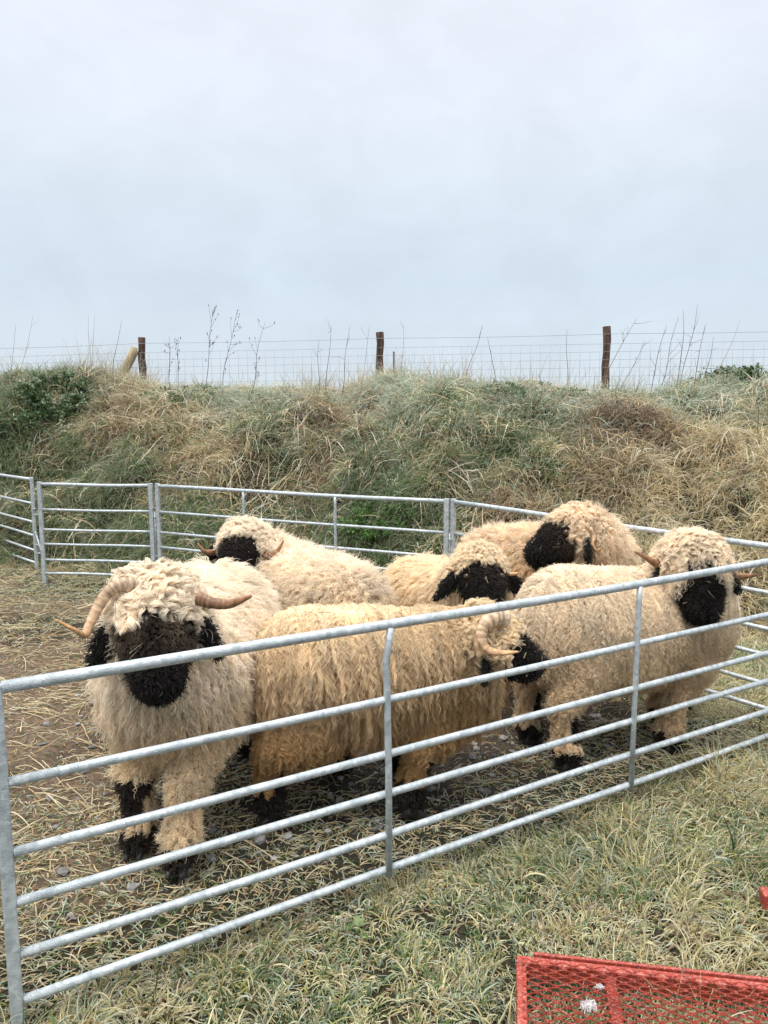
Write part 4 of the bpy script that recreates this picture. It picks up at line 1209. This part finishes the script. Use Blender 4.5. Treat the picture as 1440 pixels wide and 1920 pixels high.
# ------------------------------------------------------------------ red mesh ramp
def ramp():
    z = 0.085
    A = at_z(968, 1790, z); Bp = at_z(1440, 1842, z)
    ax = norm(Bp - A); ax[2] = 0; ax = norm(ax); ay = np.array([ax[1], -ax[0], 0]); az = np.array([0, 0, 1.0])   # ay towards the camera
    W, D = 1.25, 0.85
    root = empty('mesh_ramp', A * [1, 1, 0] + ax * W / 2 + ay * D / 2)
    tag(root, 'red painted metal ramp panel of expanded mesh lying on the grass', 'ramp')
    def bar(name, o, L, dirn, w, h, zt):
        other = ay if dirn is ax else ax
        c = A + o[0] * ax + o[1] * ay; c = np.array([c[0], c[1], zt - h / 2]) + dirn * L / 2
        bevel(mesh_obj(name, *box(c, dirn, other, az, L / 2, w / 2, h / 2), M['red'], root, smooth_shade=False), 0.003)
    bar('frame_bar', (0.0, 0.0125), W, ax, 0.025, 0.045, z)
    bar('frame_bar', (0.0, D - 0.0125), W, ax, 0.025, 0.045, z)
    bar('frame_bar', (0.0125, 0.0255), D - 0.051, ay, 0.025, 0.045, z)
    bar('frame_bar', (W - 0.0125, 0.0255), D - 0.051, ay, 0.025, 0.045, z)
    for xx in (0.235, 0.66, 1.0):
        bar('cross_bar', (xx, 0.0255), D - 0.051, ay, 0.028, 0.026, z - 0.014)
    bar('rear_flange', (0.045, -0.012), W - 0.05, ax, 0.010, 0.050, z + 0.003)
    # expanded metal: zigzag strands whose crests touch
    pitch, row = 0.048, 0.0128
    xs = np.arange(0.014, W - 0.014, pitch / 6)
    tri = lambda u: np.clip(1.35 * np.cos(2 * math.pi * u), -1, 1)
    parts = []
    for k in range(int((D - 0.035) / row)):
        y = 0.017 + k * row
        off = (k % 2) * 0.5
        yy = y + 0.0055 * tri(xs / pitch + off)
        zz = z + 0.0005 + 0.0016 * tri(xs / pitch + off)
        c = A + np.outer(xs, ax) + np.outer(yy, ay); c[:, 2] = zz
        a_ = ay * 0.0012 + az * 0.0014; b_ = az * 0.0016 - ay * 0.0007
        n = len(xs)
        V = np.stack([c - a_ - b_, c + a_ - b_, c + a_ + b_, c - a_ + b_], 1).reshape(-1, 3)
        Fc = [(i * 4 + j, i * 4 + (j + 1) % 4, i * 4 + 4 + (j + 1) % 4, i * 4 + 4 + j) for i in range(n - 1) for j in range(4)]
        parts.append((V, Fc))
    v, fc = join(parts)
    mesh_obj('mesh_panel', v, fc, M['red_rime'], root, smooth_shade=False)
    return A, ax, ay, z
RA, rax, ray_, rz = ramp()
def tuft(px, py, size, label, seed):
    p = at_z(px, py, rz + 0.006); rng = np.random.default_rng(seed)
    root = tag(empty('wool_tuft', p), label, 'wool tuft', 'shed wool on the red ramp')
    bm = bmesh.new(); bmesh.ops.create_icosphere(bm, subdivisions=3, radius=1)
    v = np.array([q.co[:] for q in bm.verts]); fc = [[q.index for q in ff.verts] for ff in bm.faces]; bm.free()
    nz = fbm(v[:, 0], v[:, 1], 2.2, 3, seed, v[:, 2])
    v = v * (0.55 + 0.9 * nz)[:, None] * np.array([1.5, 0.9, 0.55]) * size + p + [0, 0, size * 0.3]
    mesh_obj('tuft_core', v, fc, M['skin'], root, tint=np.tile([0.55, 0.52, 0.52], (len(v), 1)))
    n = 170
    r = v[rng.integers(0, len(v), n)]
    d = norm(rng.normal(0, 1, (n, 3)) + [0, 0, 0.2]) * rng.uniform(0.2, 0.6, (n, 1)) * size
    a = rng.normal(0, 1, (n, 3)) * size * 0.35
    tt = np.linspace(0, 1, 7)[None, :, None]
    P = r[:, None, :] + d[:, None, :] * tt + a[:, None, :] * np.sin(tt * 5)
    strands('tuft_fibre', P, np.full((n, 7), 0.0008), np.tile([0.62, 0.59, 0.59], (n, 1)) * rng.uniform(0.8, 1.1, (n, 1)), M['tuft'], root)
tuft(1103, 1888, 0.010, 'grey white tuft of shed wool lying on the red mesh beside the crossbar', 3)
tuft(1125, 1851, 0.0045, 'tiny white scrap of wool on the red mesh above the larger tuft', 4)

def red_bar():
    c = at_z(1427, 1684, 0.16)
    ax = norm(np.array([1.0, -0.12, 0.02])); ay = norm(np.cross([0, 0, 1.0], ax)); az = np.cross(ax, ay)
    root = tag(empty('metal_bar', (c[0] + 0.3, c[1] - 0.04, 0)), 'red metal box bar poking in at the edge above the grass', 'bar')
    bevel(mesh_obj('bar_tube', *box(c + ax * 0.35, ax, ay, az, 0.35, 0.022, 0.022), M['red'], root, smooth_shade=False), 0.004)
    for t in (0.12, 0.62):
        p = c + ax * t
        bevel(mesh_obj('leg', *box(np.array([p[0], p[1], (p[2] - 0.022) / 2 - 0.01]), ax, ay, np.array([0, 0, 1.0]), 0.018, 0.018, (p[2] - 0.022) / 2 + 0.01), M['red'], root, smooth_shade=False), 0.003)
red_bar()

# ------------------------------------------------------------------ plants on the bank
def leafy(name, label, c, rad, n, cols, seed, leaf=0.03, fronds=40, cat='bush', group=None):
    """bush of arching fronds set with small leaflets, rooted on the bank"""
    rng = np.random.default_rng(seed)
    c = np.array(c, float)
    root = tag(empty(name, c), label, cat, group)
    stems, V, Fc, T = [], [], [], []
    per = n // fronds
    for k in range(fronds):
        a = rng.uniform(0, 6.28); r = math.sqrt(rng.random()) * 0.55
        b = c + np.array([math.cos(a) * r * rad[0], math.sin(a) * r * rad[1], 0])
        b[2] = float(terrain_h(b[0:1], b[1:2])[0]) - 0.02
        out = np.array([math.cos(a) * rad[0], math.sin(a) * rad[1] - 0.3 * rad[1], 0]) * rng.uniform(0.3, 0.9)
        tip = b + out + np.array([0, 0, rad[2] * rng.uniform(0.5, 1.1) * (1.1 - 0.6 * r)])
        mid_ = (b + tip) / 2 + np.array([0, 0, rad[2] * 0.22])
        q = spline([b, mid_, tip + [0, 0, -0.15 * rad[2]]], 10)
        stems.append(tube(q, np.linspace(0.004, 0.0015, 10), 4))
        col = cols[rng.integers(len(cols))]
        for i in range(per):
            t = 0.2 + 0.8 * rng.random(); x = q[min(int(t * 9), 8)] * (1 - (t * 9) % 1) + q[min(int(t * 9) + 1, 9)] * ((t * 9) % 1)
            dr = norm(norm(tip - b) * 0.5 + rng.normal(0, 0.7, 3)); sd = norm(np.cross(dr, rng.normal(0, 1, 3)))
            L = leaf * rng.uniform(0.6, 1.4) * (1.2 - 0.6 * t); w = L * 0.28
            x = x + rng.normal(0, 0.01, 3)
            nn = np.cross(dr, sd) * L * 0.12
            o = len(V) * 5
            V.append([x, x + dr * L * 0.5 + sd * w + nn, x + dr * L, x + dr * L * 0.5 - sd * w + nn, x + dr * L * 0.5])
            Fc += [(o, o + 1, o + 4), (o + 1, o + 2, o + 4), (o + 2, o + 3, o + 4), (o + 3, o, o + 4)]
            T.append(np.tile(np.array(col) * rng.uniform(0.6, 1.35), (5, 1)))
    mesh_obj('stems', *join(stems), M['stem'], root, tint=np.tile([0.10, 0.10, 0.04], (sum(len(s_[0]) for s_ in stems), 1)))
    mesh_obj('foliage', np.array(V).reshape(-1, 3), Fc, M['leaf'], root, tint=np.concatenate(T), smooth_shade=False)
def on_bank(px, py, lo=4.8, hi=14):
    """where the line of sight meets the terrain"""
    r = _ray(px, py)
    for Yv in np.arange(lo, hi, 0.02):
        p = np.array([0, 0, EYE]) + r * Yv / r[1]
        if p[2] < float(terrain_h(p[0:1], p[1:2])[0]): return p
    return np.array([0, 0, EYE]) + r * hi / r[1]
FG1, FG2, FG3 = (0.045, 0.085, 0.030), (0.10, 0.16, 0.070), (0.22, 0.29, 0.18)
leafy('fern_bush', 'frosty dark green feathery bush at the left end of the bank top', on_bank(105, 775), (0.42, 0.34, 0.36), 3600, [FG1, FG1, FG2, FG3], 1, 0.045, 90)
leafy('fern_bush', 'green leafy clump at the left edge below the dark hollow of the bank', on_bank(20, 800), (0.34, 0.26, 0.20), 1500, [FG1, FG2, FG2], 2, 0.05, 45)
leafy('fern_bush', 'bright green cow parsley clump just behind the middle of the wide back hurdle', on_bank(722, 985), (0.32, 0.24, 0.20), 2400, [(0.07, 0.15, 0.035), (0.10, 0.20, 0.05), (0.06, 0.12, 0.03)], 3, 0.035, 60)
leafy('fern_bush', 'low frosted green clump on the upper slope right of the middle post', on_bank(985, 742), (0.55, 0.40, 0.14), 2200, [FG2, FG3, FG3], 4, 0.035, 60)
leafy('fern_bush', 'rounded dark green mound against the sky at the right end of the bank', (4.25, 8.3, float(bank_h(np.array([4.25]), np.array([8.3]))[0])), (0.85, 0.6, 0.36), 8000, [FG1, FG2, FG2, FG3], 5, 0.05, 200)
leafy('fern_bush', 'pale green frosted clump below the crest between the left and middle posts', on_bank(350, 745), (0.42, 0.32, 0.14), 1500, [FG2, FG3], 6, 0.035, 45)

def dock(px, py, size, label, seed):
    rng = np.random.default_rng(seed)
    p = at_z(px, py, 0.0); p[2] = float(terrain_h(p[0:1], p[1:2])[0])
    root = tag(empty('dock_plant', p), label, 'plant', 'broad leaved weeds in the grass')
    for k in range(7):
        a = k * 0.9 + rng.uniform(-0.3, 0.3); el = rng.uniform(0.35, 0.9); L = size * rng.uniform(0.7, 1.2)
        dr = np.array([math.cos(a) * math.cos(el), math.sin(a) * math.cos(el), math.sin(el)]); sd = np.array([-math.sin(a), math.cos(a), 0])
        t = np.linspace(0, 1, 8); w = L * 0.17 * np.sin(np.pi * np.clip(t * 0.92 + 0.04, 0, 1)) ** 0.8
        mid_ = p + np.outer(t * L, dr) - np.outer(t ** 2 * L * 0.45, [0, 0, 1.0])
        mid_[:, 2] = np.maximum(mid_[:, 2], p[2] + 0.006)
        Vv = np.concatenate([mid_ - sd * w[:, None] + [0, 0, 0.006], mid_, mid_ + sd * w[:, None] + [0, 0, 0.006]])
        Ff = [(i, i + 1, i + 9, i + 8) for i in range(7)] + [(i + 8, i + 9, i + 17, i + 16) for i in range(7)]
        c = np.array([(0.07, 0.12, 0.035), (0.09, 0.14, 0.05), (0.14, 0.18, 0.08)][rng.integers(3)]) * rng.uniform(0.8, 1.1)
        mesh_obj('leaf', Vv, Ff, M['leaf'], root, tint=np.tile(c, (24, 1)))
dock(668, 1742, 0.06, 'broad leaved green weed in the grass below the near hurdle', 1)
dock(470, 1838, 0.06, 'low green leafy weed near the bottom of the grass', 2)
dock(1300, 1540, 0.08, 'frosted leafy weed in the grass at the right by the buried rail', 3)

# dead stems and canes
def stem(px, py_base, px_tip, py_tip, Y, label, twigs, seed, r=0.006, col=(0.07, 0.045, 0.032), seedhead=False, name='weed_stem'):
    rng = np.random.default_rng(seed)
    b = at_Y(px, py_base, Y); tip = at_Y(px_tip, py_tip, Y + rng.uniform(-0.15, 0.15))
    g = float(terrain_h(b[0:1], b[1:2])[0]); b[2] = min(b[2], g - 0.02) if b[2] < g + 0.3 else g - 0.02
    root = tag(empty(name, b), label, 'dead stem', 'dead stems along the bank top')
    L = np.linalg.norm(tip - b)
    q = spline([b, b + (tip - b) * 0.35 + rng.normal(0, 0.02, 3) * L, b + (tip - b) * 0.7 + rng.normal(0, 0.015, 3) * L, tip], 14)
    parts = [tube(q, np.linspace(r, r * 0.3, 14), 5)]
    for k in range(twigs):
        t = rng.uniform(0.35, 0.98); x = q[int(t * 13)]
        d = norm(norm(tip - b) + rng.normal(0, 0.5, 3)) * L * rng.uniform(0.06, 0.22)
        parts.append(tube(spline([x, x + d * 0.5 + rng.normal(0, 0.01, 3), x + d], 5), np.linspace(r * 0.45, r * 0.2, 5), 4))
        if seedhead:
            for m in range(2):
                e = x + d * rng.uniform(0.5, 1)
                parts.append(tube(np.array([e, e + [0, 0, 0.012], e + [0, 0, 0.024]]), [0.0015, 0.0042, 0.0015], 5))
    v, f_ = join(parts)
    c = np.array(col)
    mesh_obj('stalk', v, f_, M['stem'], root, tint=np.tile(c, (len(v), 1)))
DK = (0.10, 0.07, 0.055); RD = (0.12, 0.065, 0.05); TN = (0.28, 0.20, 0.11)
for i, (a, b_, c_, d_, Y_, tw, sh_, col, lab) in enumerate([
    (382, 706, 400, 583, 9.3, 14, True, DK, 'tallest dark seeded dead stem right of the left post'),
    (416, 714, 442, 592, 9.2, 12, True, DK, 'dark seeded dead stem second right of the left post'),
    (452, 716, 497, 604, 9.1, 9, True, DK, 'dark seeded dead stem leaning right, third from the left post'),
    (318, 692, 317, 630, 9.4, 9, True, DK, 'short seeded dead stem just right of the left post'),
    (331, 694, 334, 632, 9.4, 9, True, DK, 'short seeded dead stem paired beside another right of the left post'),
    (163, 690, 166, 590, 9.6, 0, False, TN, 'straight thin pale stalk above the frosty bush'),
    (166, 690, 178, 588, 9.6, 0, False, TN, 'slightly leaning thin pale stalk above the frosty bush'),
    (210, 685, 228, 602, 9.7, 0, False, RD, 'leaning brown stalk just left of the left post'),
    (20, 690, 62, 590, 9.8, 3, False, TN, 'pale leaning grass stalk at the far left of the bank top'),
    (8, 690, 30, 605, 9.8, 3, False, TN, 'pale grass stalk at the left edge of the bank top'),
    (598, 716, 598, 636, 8.8, 2, False, RD, 'thin upright brown stem left of the middle post'),
    (610, 716, 621, 610, 8.8, 2, False, RD, 'tall thin brown stem left of the middle post'),
    (634, 742, 656, 612, 8.6, 3, False, RD, 'tall brown stem leaning right close to the middle post'),
    (672, 712, 692, 612, 8.8, 2, False, TN, 'pale stalk right beside the middle post'),
    (752, 690, 756, 606, 9.0, 4, False, TN, 'feathery pale grass plume just right of the middle post'),
    (870, 708, 905, 608, 8.5, 2, False, RD, 'brown stem leaning right between middle and right posts'),
    (938, 718, 914, 632, 8.4, 2, False, DK, 'dark stem leaning left between middle and right posts'),
    (1062, 712, 1063, 618, 8.3, 0, False, DK, 'straight dark stem left of the right post'),
    (1095, 730, 1195, 595, 8.0, 5, False, RD, 'reddish cane leaning right across the right post'),
    (1225, 706, 1272, 595, 8.1, 6, False, RD, 'reddish branching cane right of the right post'),
    (1267, 706, 1281, 580, 8.0, 1, False, RD, 'tall reddish cane in the thicket right of the right post'),
    (1272, 712, 1308, 572, 8.0, 6, False, RD, 'tallest reddish cane in the thicket right of the right post'),
    (1300, 712, 1322, 610, 7.9, 3, False, RD, 'brown cane at the right side of the thicket'),
    (1318, 708, 1338, 632, 7.9, 2, False, DK, 'short dark cane at the right side of the thicket'),
    (1150, 712, 1210, 640, 8.2, 6, False, RD, 'twiggy cane just right of the right post'),
    (1340, 712, 1388, 600, 7.8, 0, False, TN, 'long pale stalk leaning right at the end of the thicket'),
    (1218, 712, 1250, 610, 8.1, 5, False, RD, 'branching cane at the left of the thicket beyond the right post'),
    (1012, 800, 1082, 720, 7.4, 2, False, DK, 'dark cane leaning right low on the slope below the right post'),
    (1022, 800, 1010, 700, 7.5, 1, False, DK, 'upright dark cane low on the slope below the right post'),
    (1428, 850, 1418, 740, 6.8, 1, False, DK, 'dark stem standing on the slope at the right edge'),
    (44, 800, 20, 712, 8.2, 3, False, TN, 'pale straw stalk bent beside the dark hollow at the left'),
    (712, 880, 664, 770, 6.9, 3, False, RD, 'brown bramble cane on the slope below the middle post'),
    (738, 900, 690, 800, 6.8, 2, False, RD, 'lower brown bramble cane on the slope below the middle post')]):
    stem(a, b_, c_, d_, Y_, lab, tw, 100 + i, r=0.0042 if col != TN else 0.0035, col=col, seedhead=sh_)
